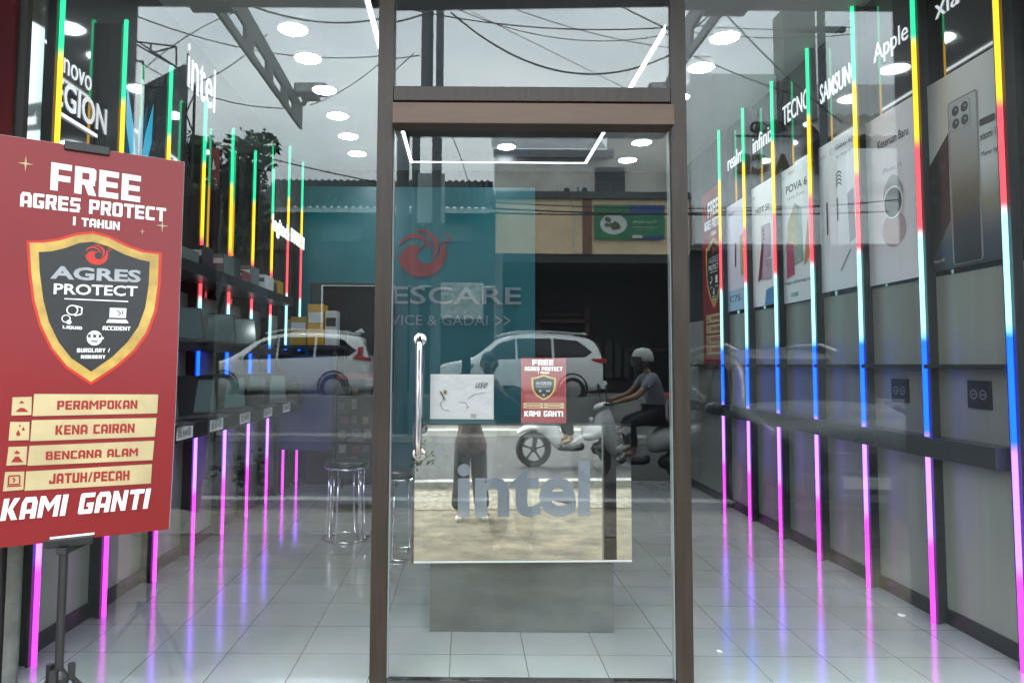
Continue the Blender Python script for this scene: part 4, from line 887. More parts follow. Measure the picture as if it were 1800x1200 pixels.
# stand
hub = on(103, 1188, 1, -.40)
bs = thing('banner_stand', 'black tripod stand holding up the red banner', 'stand', (hub.x, -.40, ZG))
M_ST = mat('stand_black', (.022, .023, .025), .35, noise=.1)
pt = BP(0, BH, 0); cpx = buv(150, 255)
PX, PY = hub.x, hub.y
MB().cyl((PX, PY, hub.z), (PX, PY, BZ0-.02), .0165).build('lower_pole', M_ST, bs, smooth=False)
MB().box(PX-.02, PX+.02, PY-.02, PY+.16, BZ0-.045, BZ0-.02).build('bracket', M_ST, bs)
MB().cyl((PX, PY+.14, BZ0-.03), (PX, PY+.14, BZ0+BH-.02), .012).build('upper_pole', M_ST, bs)
MB().lathe([(.03, .0), (.036, .01), (.036, .05), (.028, .06), (.02, .075)], (PX, PY, hub.z-.05), n=18).build('hub', M_ST, bs, smooth=False)
for k in range(3):
    a_ = radians(38+120*k); d_ = Vector((cos(a_), sin(a_), 0)); c_ = Vector((PX, PY, 0))
    lg = MB().cyl(c_+d_*.035+Vector((0, 0, hub.z)), c_+d_*.43+Vector((0, 0, -.275)), .011).build('leg', M_ST, bs)
    MB().cyl(c_+d_*.415+Vector((0, 0, -.26)), c_+d_*.442+Vector((0, 0, -.29)), .016).build('rubber_foot', M_ST, lg)
    MB().box(-.012, .012, -.012, .012, -.03, .03).xf(Matrix.Translation(c_+d_*.045+Vector((0, 0, hub.z+.01))) @ Matrix.Rotation(a_, 4, 'Z')).build('hinge', M_ST, bs)
    MB().cyl(c_+d_*.02+Vector((0, 0, hub.z-.20)), c_+d_*.22+Vector((0, 0, hub.z-.2)), .006).build('brace', M_ST, bs)
MB().cyl((PX, PY, hub.z-.22), (PX, PY, hub.z), .012).build('centre_tube', M_ST, bs)
def clip(name, px0, px1, py, up):
    a_, b_ = buv(px0, py), buv(px1, py); u0, u1 = a_[0], b_[0]; vv = BH if up else 0
    lo, hi = (vv-.022, vv+.014) if up else (-.024, .011)
    pts = []
    m = MB(); m.add([BP(u, v, h) for v in (lo, hi) for u in (u0, u1) for h in (.012, -.02)], [(0, 1, 3, 2), (4, 6, 7, 5), (0, 2, 6, 4), (1, 5, 7, 3), (0, 4, 5, 1), (2, 3, 7, 6)])
    m.build(name, M_ST, bs, bevel=.004)
clip('top_clip', 113, 193, 255, True); clip('bottom_clip', 78, 163, 945, False)
for px, w_ in ((92, 20), (120, 28), (150, 14)): pass
A = Art(BP); a_ = buv(88, 938); b_ = buv(166, 934); A.rect('caption', a_[0], .013, b_[0], .022, .003); A.build(pb, {'caption': M_PRINTW}, {'caption': 'lettering'})

# ================================================================== STREET (seen in the glass)
gm = mat('forecourt_concrete', (.115, .096, .064), .9, noise=.7, nscale=3.6, bump=.8, bscale=9)
def strip(name, prof, m, x0=-26, x1=26, nx=1):
    vs = []; fs = []
    for y, z in prof: vs += [(x0, y, z), (x1, y, z)]
    for i in range(len(prof)-1): fs.append((2*i, 2*i+1, 2*i+3, 2*i+2))
    me = bpy.data.meshes.new(name); me.from_pydata(vs, [], fs); me.update(); me.materials.append(m); o = bpy.data.objects.new(name, me); COL.objects.link(o); return tag(o, kind='structure')
strip('forecourt', [(-.1, ZG), (-3.75, ZG), (-4.85, ZR-.02)], gm)
strip('ground', [(-5.2, -.45), (-300, -.45)], mat('earth', (.18, .16, .12), .95, noise=.3, nscale=.5), -300, 300)
strip('kerb', [(-4.75, -.4), (-4.751, ZR+.04), (-4.92, ZR+.04), (-4.922, -.4)], mat('kerb_white', (.30, .30, .28), .8, noise=.45, nscale=6))
strip('road', [(-4.85, ZR-.01), (-8, ZR+.03), (-11.0, ZR)], mat('asphalt', (.034, .036, .039), .75, noise=.2, nscale=3, bump=.2, bscale=60))
strip('road_line', [(-5.05, ZR+.004), (-5.17, ZR+.006)], mat('line_white', (.26, .26, .25), .7, noise=.6, nscale=4))
strip('pavement', [(-11.0, -.3), (-11.001, ZR+.12), (-11.7, ZR+.13)], mat('paving', (.36, .35, .33), .85, noise=.3, nscale=3))
strip('parking_lot', [(-11.69, -.2), (-11.7, .44), (-40, .46)], mat('lot_concrete', (.22, .21, .19), .9, noise=.3, nscale=1))
strip('gravel', [(-3.95, -.252), (-4.6, -.146)], mat('sand_gravel', (.19, .17, .135), .95, noise=.5, nscale=14, bump=.8, bscale=40))

# -- white cars
def car(name, label, loc, heading, scale, kind, paint):
    """nose towards +x in local space; profile stations along the length"""
    th = thing(name, label, 'car', loc); base = Vector(loc)
    Mx = Matrix.Translation(base) @ Matrix.Rotation(heading, 4, 'Z') @ Matrix.Scale(scale, 4)
    if kind == 'mpv': st = [(-2.25, .42, .95, .95, .74), (-2.2, .30, 1.02, 1.20, .84), (-2.05, .24, 1.06, 1.60, .88), (-1.7, .22, 1.07, 1.69, .90), (-.8, .2, 1.04, 1.735, .91), (0, .2, 1.01, 1.73, .91), (.55, .2, .99, 1.62, .91), (.95, .2, .98, 1.36, .91), (1.3, .22, .98, 1.04, .90), (1.75, .24, .93, .95, .87), (2.1, .28, .82, .84, .80), (2.25, .36, .70, .72, .68)]
    else: st = [(-2.25, .45, 1.0, 1.0, .76), (-2.2, .34, 1.06, 1.22, .86), (-2.08, .28, 1.1, 1.62, .90), (-1.8, .25, 1.12, 1.74, .92), (-.9, .24, 1.10, 1.80, .93), (0, .24, 1.08, 1.80, .93), (.5, .24, 1.06, 1.70, .93), (.9, .24, 1.05, 1.40, .93), (1.2, .26, 1.05, 1.12, .92), (1.7, .28, 1.0, 1.05, .90), (2.1, .32, .92, .95, .84), (2.25, .42, .76, .78, .74)]
    sec = []
    for x, zb, zl, zr, wd in st:
        cw = wd*(.74 if zr-zl > .25 else (.86 if zr-zl > .1 else .9))
        half = [(0, zb), (wd*.86, zb), (wd*.99, zb+.16), (wd, (zb+zl)/2), (wd*.985, zl-.04), (wd*.95, zl), (cw+(wd*.95-cw)*.12, zl+(zr-zl)*.86), (cw*.86, zr-.01), (0, zr+.012)]
        sec.append((x, half))
    vs = []; fs = []; n = len(sec[0][1]); R_ = 2*n-2
    for x, half in sec:
        ring_ = half+[(-a_, b_) for a_, b_ in half[-2:0:-1]]
        vs += [Mx @ Vector((x, a_, b_)) for a_, b_ in ring_]
    for i in range(len(sec)-1):
        for k in range(R_): fs.append((i*R_+k, i*R_+(k+1) % R_, (i+1)*R_+(k+1) % R_, (i+1)*R_+k))
    fs += [tuple(range(R_)), tuple(range((len(sec)-1)*R_, len(sec)*R_))[::-1]]
    MB().add(vs, fs).build('body', paint, th, smooth=True, sub=2)
    gl = mat('car_glass', (.010, .012, .014), .06, spec=.45)
    def prof(x):
        for i in range(len(st)-1):
            if st[i][0] <= x <= st[i+1][0]:
                t_ = (x-st[i][0])/(st[i+1][0]-st[i][0]); return [st[i][j]+(st[i+1][j]-st[i][j])*t_ for j in range(5)]
    def side_pt(x, f, s, off=.012):
        _, zb, zl, zr, wd = prof(x); cw = wd*.74; z = zl+(zr-zl)*f
        yv = wd*.95+(cw+(wd*.95-cw)*.12-wd*.95)*min(1, f/.86)
        return Mx @ Vector((x, s*(yv+off), z))
    wins = [[(1.02, .08), (.52, .74), (.1, .80), (.1, .06)], [(.04, .06), (.04, .80), (-.85, .80), (-.85, .06)], [(-.92, .06), (-.92, .80), (-1.55, .76), (-1.92, .34), (-1.75, .10)]]
    for s_ in (1, -1):
        for wq in wins: MB().add([side_pt(x, f, s_) for x, f in wq]+[side_pt(x, f, s_, -.02) for x, f in wq], [tuple(range(len(wq)))]+[(k, (k+1) % len(wq), len(wq)+(k+1) % len(wq), len(wq)+k) for k in range(len(wq))]).build('side_window', gl, th)
        mrr = MB().lathe([(0, -.11), (.06, -.09), (.085, 0), (.06, .09), (0, .11)], (0, 0, 0), 'x', 10)
        mrr.xf(Mx @ Matrix.Translation((.92, s_*1.03, 1.07)) @ Matrix.Rotation(pi/2, 4, 'Z')); mrr.build('wing_mirror', paint, th, smooth=True)
        hl_ = MB().box(1.98, 2.2, s_*.46-.14, s_*.46+.16, .66, .80).xf(Mx); hl_.build('headlight', mat('lamp_glass', (.6, .62, .63), .08, spec=.8), th, bevel=.03)
        if kind == 'mpv':
            pts = [(-2.24, 1.0), (-1.86, 1.06), (-1.98, 1.18), (-2.0, 1.34), (-2.10, 1.36), (-2.10, 1.13), (-2.26, 1.08)]
            MB().add([Mx @ Vector((x, s_*(.93 if x > -2.1 else .86), z)) for x, z in pts]+[Mx @ Vector((x, s_*(.6 if x > -2.1 else .5), z)) for x, z in pts], [tuple(range(7))]+[(k, (k+1) % 7, 7+(k+1) % 7, 7+k) for k in range(7)]).build('tail_light', mat('tail_red', (.45, .02, .03), .15), th)
        else:
            MB().box(-2.29, -1.88, s_*.62-.26, s_*.62+.27, 1.02, 1.14).xf(Mx).build('tail_light', mat('tail_red', (.45, .02, .03), .15), th, bevel=.02)
        MB().tube([Mx @ Vector((x, s_*.60, prof(x)[3]+.045)) for x in (-1.75, -1.5, -.8, 0, .3, .45)], .022*scale, 8).build('roof_rail', mat('rail_silver', (.5, .5, .52), .3, .8), th)
        for xw_ in (1.4, -1.38):
            wl = MB().lathe([(.0, -.1), (.30, -.1), (.335, -.07), (.335, .07), (.30, .1), (0, .1)], (0, 0, 0), 'y', 26).xf(Mx @ Matrix.Translation((xw_, s_*.83, .335))).build('wheel', mat('tyre', (.02, .02, .02), .8), th)
            rm = MB().lathe([(.0, -.02), (.07, -.02), (.22, .0), (.225, .02), (0, .02)], (0, 0, 0), 'y', 20).xf(Mx @ Matrix.Translation((xw_, s_*.935, .335))); rm.build('rim', mat('rim_alloy', (.35, .36, .37), .3, .8), wl)
            MB().lathe([(.36, -.02), (.40, -.02), (.40, .02), (.36, .02)], (0, 0, 0), 'y', 26, True).xf(Mx @ Matrix.Translation((xw_, s_*.91, .36))).build('wheel_arch', mat('arch_black', (.02, .02, .022), .6), th)
    def glass_quad(nm, pts): MB().add([Mx @ Vector(p) for p in pts], [tuple(range(len(pts)))]).build(nm, gl, th)
    z0_, z1_ = prof(1.22)[3]+.03, prof(.62)[3]+.0
    glass_quad('windscreen', [(1.20, -.72, z0_+.02), (1.20, .72, z0_+.02), (.64, .58, z1_+.05), (.64, -.58, z1_+.05)])
    glass_quad('rear_window', [(-2.245, -.66, 1.16), (-2.245, .66, 1.16), (-2.12, .58, 1.56), (-2.12, -.58, 1.56)])
    MB().box(-2.34, -2.16, -.78, .78, .34, .56).xf(Mx).build('rear_bumper', paint, th, bevel=.05)
    MB().box(2.08, 2.30, -.72, .72, .34, .54).xf(Mx).build('front_bumper', mat('bumper_black', (.03, .03, .032), .5), th, bevel=.05)
    MB().box(2.2, 2.285, -.36, .36, .60, .74).xf(Mx).build('grille', mat('arch_black', (.02, .02, .022), .6), th, bevel=.02)
    MB().box(2.29, 2.305, -.22, .22, .40, .51).xf(Mx).build('number_plate', mat('plate_white', (.5, .5, .5), .5), th)
    MB().prism([(-1.98, 1.74 if kind == 'mpv' else 1.79), (-1.7, 1.75 if kind == 'mpv' else 1.80), (-1.9, 1.86)], 1, -.03, .03).xf(Mx).build('antenna_fin', paint, th)
    return th
PW = mat('car_white', (.76, .78, .78), .22, coat=.6)
PK = mat('car_dark', (.022, .024, .027), .35, coat=.15)
ZL = .45; pa = rf(658, 600, -16.2); pb_ = rf(1064, 600, -16.0)
car('parked_car', 'white people carrier with boomerang red tail lights parked across the road left of the door', (pa.x-2.3*1.08, -16.9, ZL), pi+.05, 1.08, 'mpv', PW)
car('parked_car', 'white high roofed car with wide red tail lights behind the scooter', (pb_.x-2.3*1.04, -16.8, ZL), pi-.06, 1.04, 'suv', PW)
car('parked_car', 'dark car parked nose to the shop on the forecourt at right', (4.05, -6.1, -.14), pi/2+radians(3), 1.02, 'suv', PK)

# -- people built as one skinned body
def skin(name, pts, edges, m, parent, sub=2, root=None):
    names = list(pts); idx = {k: i for i, k in enumerate(names)}; L0 = base_of(parent)
    me = bpy.data.meshes.new(name); me.from_pydata([tuple(Vector(pts[k][:3])-L0) for k in names], [(idx[a_], idx[b_]) for a_, b_ in edges], []); me.update()
    me.materials.append(m); o = bpy.data.objects.new(name, me); o.parent = parent; COL.objects.link(o)
    o.modifiers.new('skin', 'SKIN'); q = o.modifiers.new('subsurf', 'SUBSURF'); q.levels = sub; q.render_levels = sub
    for k, sv in zip(names, me.skin_vertices[0].data):
        r = pts[k][3]; sv.radius = (r, r) if not isinstance(r, tuple) else r; sv.use_root = (k == (root or names[0]))
    o.modifiers['skin'].use_smooth_shade = True
    return o
M_SKIN = mat('skin', (.26, .145, .09), .55)
def chain(*k): return list(zip(k[:-1], k[1:]))
def head(parent, c, fwd, hairm, hair=True):
    c = Vector(c); f = Vector(fwd).normalized(); side = f.cross(Vector((0, 0, 1))).normalized()
    def P(a_, b_, z): return c+f*a_+side*b_+Vector((0, 0, z))
    m = MB(); n1, n2 = 14, 18; vs = []
    for i in range(n1+1):
        th_ = pi*i/n1
        for j in range(n2):
            ph = 2*pi*j/n2; r = .078*(1-.18*max(0, -cos(th_))); a_ = r*1.22*sin(th_)*cos(ph); b_ = r*sin(th_)*sin(ph); z = .118*cos(th_)
            vs.append(P(a_+.012*(z < -.05), b_, z))
    m.add(vs, [(i*n2+j, i*n2+(j+1) % n2, (i+1)*n2+(j+1) % n2, (i+1)*n2+j) for i in range(n1) for j in range(n2)])
    m.add([P(.088, -.014, -.025), P(.088, .014, -.025), P(.118, 0, -.028), P(.092, 0, .02)], [(0, 1, 2), (0, 2, 3), (1, 3, 2)])
    for s_ in (-1, 1): m.add([P(0, s_*.078, -.03), P(.01, s_*.09, .0), P(-.02, s_*.094, .02), P(-.025, s_*.084, -.025)], [(0, 1, 2, 3)])
    h = m.build('head', M_SKIN, parent, smooth=True)
    for s_ in (-1, 1): MB().lathe([(0, -.01), (.012, 0), (0, .01)], P(.086, s_*.03, .005), 'z', 8).build('eye', M_PRINTK, h)
    MB().add([P(.093, -.022, -.062), P(.096, .022, -.062), P(.094, .018, -.070), P(.094, -.018, -.070)], [(0, 1, 2, 3)]).build('mouth', mat('lips', (.3, .12, .1), .5), h)
    if hair:
        m = MB(); vs = []
        for i in range(8):
            th_ = pi*.56*i/7
            for j in range(n2):
                ph = 2*pi*j/n2; cut = 1 if cos(ph) < .35 else .72
                t2 = th_*cut; vs.append(P(.105*sin(t2)*cos(ph)-.006, .088*sin(t2)*sin(ph), .128*cos(t2)))
        m.add(vs, [(i*n2+j, i*n2+(j+1) % n2, (i+1)*n2+(j+1) % n2, (i+1)*n2+j) for i in range(7) for j in range(n2)]).build('hair', hairm, parent, smooth=True)
def hand(pts, edges, wrist, tag_, p, d, s, curl=.02):
    """palm and five unequal fingers added to a skin graph"""
    p = Vector(p); d = Vector(d).normalized(); s = Vector(s).normalized(); nrm = d.cross(s)
    pts[tag_+'palm'] = (*(p+d*.05), (.034, .018)); edges.append((wrist, tag_+'palm'))
    for k, (off, ln) in enumerate(((-.030, .066), (-.010, .078), (.010, .074), (.028, .058))):
        b_ = p+d*.085+s*off
        for j in range(3): pts[f'{tag_}f{k}{j}'] = (*(b_+d*ln*(j/2)-nrm*curl*j*j*.6), .0085)
        edges += [(tag_+'palm', f'{tag_}f{k}0'), (f'{tag_}f{k}0', f'{tag_}f{k}1'), (f'{tag_}f{k}1', f'{tag_}f{k}2')]
    for j in range(3): pts[f'{tag_}t{j}'] = (*(p+d*(.04+.026*j)-s*(.035+.016*j)), .0095)
    edges += [(tag_+'palm', tag_+'t0'), (tag_+'t0', tag_+'t1'), (tag_+'t1', tag_+'t2')]

# the photographer, standing on the forecourt with a phone at the lens
ph = thing('person', 'standing person in brown tunic and dark wide trousers holding up a phone', 'person', (.44, -3.62, ZG))
xh, yh = .44, -3.62
pts = {'hip': (xh, yh, .66, (.13, .10)), 'waist': (xh-.02, yh, .86, (.12, .09)), 'chest': (xh-.06, yh, 1.06, (.15, .10)), 'neck': (xh-.15, yh+.01, 1.24, .055), 'nape': (xh-.19, yh+.03, 1.32, .048),
       'shl': (xh-.24, yh, 1.17, .062), 'ell': (xh-.34, yh+.10, .98, .046), 'wrl': (xh-.40, yh+.26, 1.26, .028), 'shr': (xh+.08, yh, 1.19, .062), 'elr': (xh+.10, yh+.12, .98, .046), 'wrr': (xh-.20, yh+.26, 1.28, .028),
       'thl': (xh-.10, yh, .56, .085), 'knl': (xh-.10, yh+.02, .20, .06), 'anl': (xh-.13, yh, -.20, .042), 'tol': (xh-.17, yh+.13, -.24, .035), 'thr': (xh+.10, yh, .56, .085), 'knr': (xh+.10, yh+.02, .20, .06), 'anr': (xh+.14, yh-.02, -.20, .042), 'tor': (xh+.20, yh+.10, -.24, .035)}
ed = chain('hip', 'waist', 'chest', 'neck', 'nape')+chain('chest', 'shl', 'ell', 'wrl')+chain('chest', 'shr', 'elr', 'wrr')+chain('hip', 'thl', 'knl', 'anl', 'tol')+chain('hip', 'thr', 'knr', 'anr', 'tor')
hand(pts, ed, 'wrl', 'hl', (xh-.42, yh+.27, 1.30), (0, 0, 1), (0, 1, 0)); hand(pts, ed, 'wrr', 'hr', (xh-.20, yh+.27, 1.32), (-.1, 0, 1), (0, 1, 0))
skin('body', pts, ed, M_SKIN, ph)
head(ph, (xh-.22, yh+.05, 1.46), (-.12, 1, 0), mat('hair_black', (.012, .011, .011), .5))
skin('tunic', {'w': (xh, yh, .80, (.155, .115)), 'c': (xh-.05, yh, 1.03, (.17, .125)), 'n': (xh-.11, yh, 1.20, (.09, .08)), 'h1': (xh+.0, yh, .62, (.20, .16)), 'h2': (xh+.01, yh, .38, (.225, .18)), 'sl': (xh-.23, yh, 1.16, .075), 'el': (xh-.34, yh+.09, .985, .062), 'fl': (xh-.385, yh+.2, 1.14, .05), 'sr': (xh+.08, yh, 1.18, .075), 'er': (xh+.11, yh+.11, .985, .062), 'fr': (xh-.08, yh+.2, 1.16, .05)},
     chain('w', 'c', 'n')+chain('w', 'h1', 'h2')+chain('c', 'sl', 'el', 'fl')+chain('c', 'sr', 'er', 'fr'), mat('brown_cloth', (.055, .034, .031), .85, noise=.25, nscale=12, streak=(3, 3, .5)), ph)
skin('trousers', {'h': (xh, yh, .60, (.14, .11)), 'tl': (xh-.09, yh, .5, .11), 'kl': (xh-.105, yh+.01, .15, .095), 'al': (xh-.135, yh, -.21, .10), 'tr': (xh+.09, yh, .5, .11), 'kr': (xh+.105, yh+.01, .15, .095), 'ar': (xh+.145, yh-.02, -.21, .10)}, chain('h', 'tl', 'kl', 'al')+chain('h', 'tr', 'kr', 'ar'), mat('charcoal_cloth', (.012, .012, .015), .85), ph)
for x, y in ((xh-.145, yh+.07), (xh+.155, yh+.05)): skin('shoe', {'a': (x, y-.06, -.25, .042), 'b': (x, y+.06, -.253, .04), 'c': (x, y+.14, -.262, .03)}, chain('a', 'b', 'c'), mat('shoe_pale', (.5, .47, .42), .6), ph)
tag(MB().box(-.04, .04, -3.325, -3.313, 1.38, 1.54).build('phone', M_PRINTK), 'dark phone held upright in the photographer hands', 'phone')

# the scooter and its rider
sx, sy = 2.3, -6.3
sc = thing('scooter', 'white motor scooter with dark seat carrying a rider along the road', 'scooter', (sx, sy, ZR))
PS = mat('scooter_white', (.68, .69, .70), .25, coat=.5); PD = mat('scooter_black', (.025, .025, .028), .45)
def wheel(x):
    wl = MB().lathe([(.195, -.04), (.25, -.048), (.275, 0), (.25, .048), (.195, .04)], (x, sy, ZR+.275), 'y', 32, True).build('wheel', MATS['tyre'], sc)
    m = MB().lathe([(.0, -.04), (.05, -.04), (.05, .04), (0, .04)], (x, sy, ZR+.275), 'y', 14).lathe([(.175, -.03), (.198, -.03), (.198, .03), (.175, .03)], (x, sy, ZR+.275), 'y', 32, True)
    for k in range(5):
        a_ = 2*pi*k/5+.3; m.cyl((x, sy, ZR+.275), (x+.18*cos(a_), sy, ZR+.275+.18*sin(a_)), .017, n=8)
    m.build('rim', PD, wl)
    return wl
wheel(sx-.63); wheel(sx+.63)
def loft(name, secs, m, parent, n=12, sub=1):  # sections: centre x, z, half height, half width, tilt
    vs = []; fs = []
    for x, z, hh, ww in secs:
        for k in range(n): a_ = 2*pi*k/n; vs.append((x, sy+ww*cos(a_), ZR+z+hh*sin(a_)))
    for i in range(len(secs)-1): fs += [(i*n+k, i*n+(k+1) % n, (i+1)*n+(k+1) % n, (i+1)*n+k) for k in range(n)]
    fs += [tuple(range(n)), tuple(range((len(secs)-1)*n, len(secs)*n))]
    return MB().add(vs, fs).build(name, m, parent, smooth=True, sub=sub)
loft('front_shield', [(sx-.62, .62, .04, .05), (sx-.56, .70, .22, .15), (sx-.46, .78, .30, .20), (sx-.36, .66, .34, .21), (sx-.28, .50, .24, .19), (sx-.2, .36, .10, .15)], PS, sc)
loft('front_fender', [(sx-.90, .50, .03, .06), (sx-.80, .58, .05, .085), (sx-.63, .62, .06, .09), (sx-.46, .56, .05, .085), (sx-.38, .46, .03, .06)], PS, sc)
loft('floorboard', [(sx-.30, .30, .06, .14), (sx-.05, .29, .06, .16), (sx+.18, .32, .08, .15)], PD, sc)
loft('rear_body', [(sx+.10, .52, .10, .10), (sx+.24, .56, .20, .15), (sx+.5, .62, .17, .16), (sx+.75, .70, .12, .13), (sx+.92, .76, .06, .08)], PS, sc)
loft('saddle', [(sx+.08, .78, .04, .10), (sx+.3, .80, .06, .14), (sx+.6, .83, .06, .14), (sx+.84, .86, .04, .10)], PD, sc)
loft('engine', [(sx+.25, .28, .10, .12), (sx+.5, .28, .13, .13), (sx+.72, .29, .08, .10)], PD, sc)
MB().tube([(sx-.63, sy, ZR+.275), (sx-.58, sy, ZR+.55), (sx-.47, sy, ZR+.98)], .035).build('fork', PD, sc)
loft('handlebar_cowl', [(sx-.60, .98, .03, .06), (sx-.52, 1.0, .07, .14), (sx-.42, 1.02, .06, .12), (sx-.36, 1.02, .03, .07)], PS, sc)
MB().tube([(sx-.40, sy-.34, ZR+1.05), (sx-.46, sy-.14, ZR+1.04), (sx-.46, sy+.14, ZR+1.04), (sx-.40, sy+.34, ZR+1.05)], .016).build('handlebar', PD, sc)
for s_ in (-1, 1):
    MB().tube([(sx-.45, sy+s_*.2, ZR+1.05), (sx-.47, sy+s_*.27, ZR+1.22)], .007).build('mirror_stalk', PD, sc)
    MB().lathe([(0, -.012), (.055, -.01), (.06, 0), (.05, .01), (0, .012)], (sx-.47, sy+s_*.29, ZR+1.25), 'x', 16).build('mirror', PD, sc)
MB().lathe([(0, -.03), (.06, -.02), (.07, .02), (0, .03)], (sx-.625, sy, ZR+.80), 'x', 16).build('headlight', MATS['lamp_glass'], sc)
MB().box(sx+.90, sx+.98, sy-.08, sy+.08, ZR+.68, ZR+.76).build('tail_light', MATS['tail_red'], sc, bevel=.01)
MB().cyl((sx+.45, sy+.14, ZR+.24), (sx+.95, sy+.17, ZR+.33), .045, .05).build('exhaust', PD, sc)
rd = thing('person', 'scooter rider in pale shirt and white helmet leaning to the handlebars', 'person', (sx+.25, sy, ZR+.8))
Z = ZR
pts = {'hip': (sx+.28, sy, Z+.93, (.10, .10)), 'waist': (sx+.24, sy, Z+1.10, (.09, .09)), 'chest': (sx+.17, sy, Z+1.30, (.10, .11)), 'neck': (sx+.13, sy, Z+1.47, .055), 'nape': (sx+.11, sy, Z+1.53, .05)}
ed = chain('hip', 'waist', 'chest', 'neck', 'nape')
for s_, q in ((-1, 'a'), (1, 'b')):
    pts.update({'sh'+q: (sx+.15, sy+s_*.19, Z+1.40, .045), 'el'+q: (sx-.06, sy+s_*.27, Z+1.16, .045), 'wr'+q: (sx-.32, sy+s_*.27, Z+1.08, .03), 'th'+q: (sx+.22, sy+s_*.12, Z+.90, .06), 'kn'+q: (sx-.14, sy+s_*.18, Z+.80, .045), 'an'+q: (sx-.08, sy+s_*.16, Z+.42, .038), 'to'+q: (sx-.22, sy+s_*.17, Z+.385, .036)})
    ed += chain('chest', 'sh'+q, 'el'+q, 'wr'+q)+chain('hip', 'th'+q, 'kn'+q, 'an'+q, 'to'+q)
    hand(pts, ed, 'wr'+q, 'h'+q, (sx-.30, sy+s_*.27, Z+1.075), (-1, 0, -.05), (0, s_, 0), .03)
skin('body', pts, ed, M_SKIN, rd)
skin('shirt', {'h': (sx+.28, sy, Z+.96, (.15, .15)), 'w': (sx+.24, sy, Z+1.12, (.135, .145)), 'c': (sx+.17, sy, Z+1.31, (.15, .17)), 'n': (sx+.135, sy, Z+1.43, (.08, .09)), 'sa': (sx+.15, sy-.2, Z+1.40, .075), 'ea': (sx+.02, sy-.26, Z+1.25, .062), 'sb': (sx+.15, sy+.2, Z+1.40, .075), 'eb': (sx+.02, sy+.26, Z+1.25, .062)}, chain('h', 'w', 'c', 'n')+chain('c', 'sa', 'ea')+chain('c', 'sb', 'eb'), mat('pale_shirt', (.20, .21, .25), .85, noise=.15), rd)
skin('trousers', {'h': (sx+.28, sy, Z+.93, (.15, .15)), 'ta': (sx+.2, sy-.12, Z+.90, .1), 'ka': (sx-.14, sy-.18, Z+.80, .078), 'fa': (sx-.09, sy-.16, Z+.48, .062), 'tb': (sx+.2, sy+.12, Z+.90, .1), 'kb': (sx-.14, sy+.18, Z+.80, .078), 'fb': (sx-.09, sy+.16, Z+.48, .062)}, chain('h', 'ta', 'ka', 'fa')+chain('h', 'tb', 'kb', 'fb'), MATS['charcoal_cloth'], rd)
head(rd, (sx+.06, sy, Z+1.63), (-1, 0, -.05), MATS['hair_black'], False)
MB().lathe([(.142, -.03), (.146, .02), (.13, .09), (.09, .14), (0, .162)], (sx+.075, sy, Z+1.64), 'z', 22).build('helmet', mat('helmet_white', (.40, .40, .39), .3), rd, smooth=True)
MB().add([(sx+.075+.150*cos(radians(a_)), sy+.148*sin(radians(a_)), Z+1.64+dz) for dz in (-.09, .035) for a_ in range(110, 251, 14)], [(k, k+1, k+12, k+11) for k in range(10)]).build('visor', mat('visor_smoke', (.015, .015, .018), .08), rd, smooth=True)
MB().box(sx+.02, sx+.05, sy-.10, sy+.10, Z+1.515, Z+1.53).build('chin_strap', PD, rd)

# -- buildings across the road
YW = -20.5
M_TILE = mat('roof_tiles', (.03, .048, .048), .14, noise=.3, nscale=4)
def bx_px(y, px0, px1, py0, py1):
    a_, b_ = rf(px0, py1, y), rf(px1, py0, y); return a_.x, b_.x, a_.z, b_.z
hs1 = thing('house', 'low house with a dark wavy tiled roof across the road', 'house', (-2.4, YW, ZR))
x0, x1 = rf(455, 400, YW).x, rf(871, 400, YW).x
ze = rf(600, 366, YW+.5).z; zr_ = rf(600, 318, YW-2.6).z
M_WALL1 = mat('teal_grey_wall', (.075, .115, .125), .8, noise=.15, nscale=1.5)
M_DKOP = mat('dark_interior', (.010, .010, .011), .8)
o0, o1, p0_, p1_ = bx_px(YW, 560, 720, 500, 640)
MB().box(x0, x1, YW-.2, YW, rf(600, 500, YW).z, ze).box(x0, o0, YW-.2, YW, ZR, rf(600, 500, YW).z-.001).build('wall', M_WALL1, hs1)
MB().box(o0, x1, YW-.6, YW-.5, ZR, rf(600, 500, YW).z).build('shutter', mat('shutter_dark', (.013, .011, .011), .5, noise=.2, nscale=3, streak=(.2, 1, 12)), hs1)
MB().box(x0-.2, x1, YW+.45, YW+.52, ze-.14, ze+.02).build('fascia', mat('fascia_grey', (.42, .46, .45), .6), hs1)
nu, nv = 420, 66; vs = []; fs = []
for j in range(nv+1):
    for i in range(nu+1):
        u = i/nu; v = j/nv; x = x0-.25+(x1-x0+.25)*u; y = YW+.55-(3.15)*v; z = ze+(zr_-ze)*v+.065*(0.5+.5*sin(x*2*pi/.24))-.10*((v*9) % 1)
        vs.append((x, y, z))
for j in range(nv):
    for i in range(nu): k = j*(nu+1)+i; fs.append((k, k+1, k+nu+2, k+nu+1))
MB().add(vs, fs).build('roof', M_TILE, hs1, smooth=False)
MB().prism([(YW+.3, ze), (YW-2.6, zr_), (YW-5, ze)], 0, x0-.2, x0-.02).build('gable', M_WALL1, hs1)
for px, wd in ((600, 34), (690, 24), (790, 40)):
    a_, b_, c_, d_ = bx_px(YW+.02, px-wd, px+wd, 395, 425); MB().box(a_, b_, YW+.002, YW+.05, c_, d_).build('signboard', mat('sign_pale', (.13, .18, .19), .6, noise=.2, nscale=3), hs1)
a_, b_, c_, d_ = bx_px(YW+.02, 770, 850, 497, 560); MB().box(a_, b_, YW+.002, YW+.03, c_, d_).build('notice_board', mat('notice_mix', (.45, .46, .42), .6, noise=.6, nscale=9), hs1)

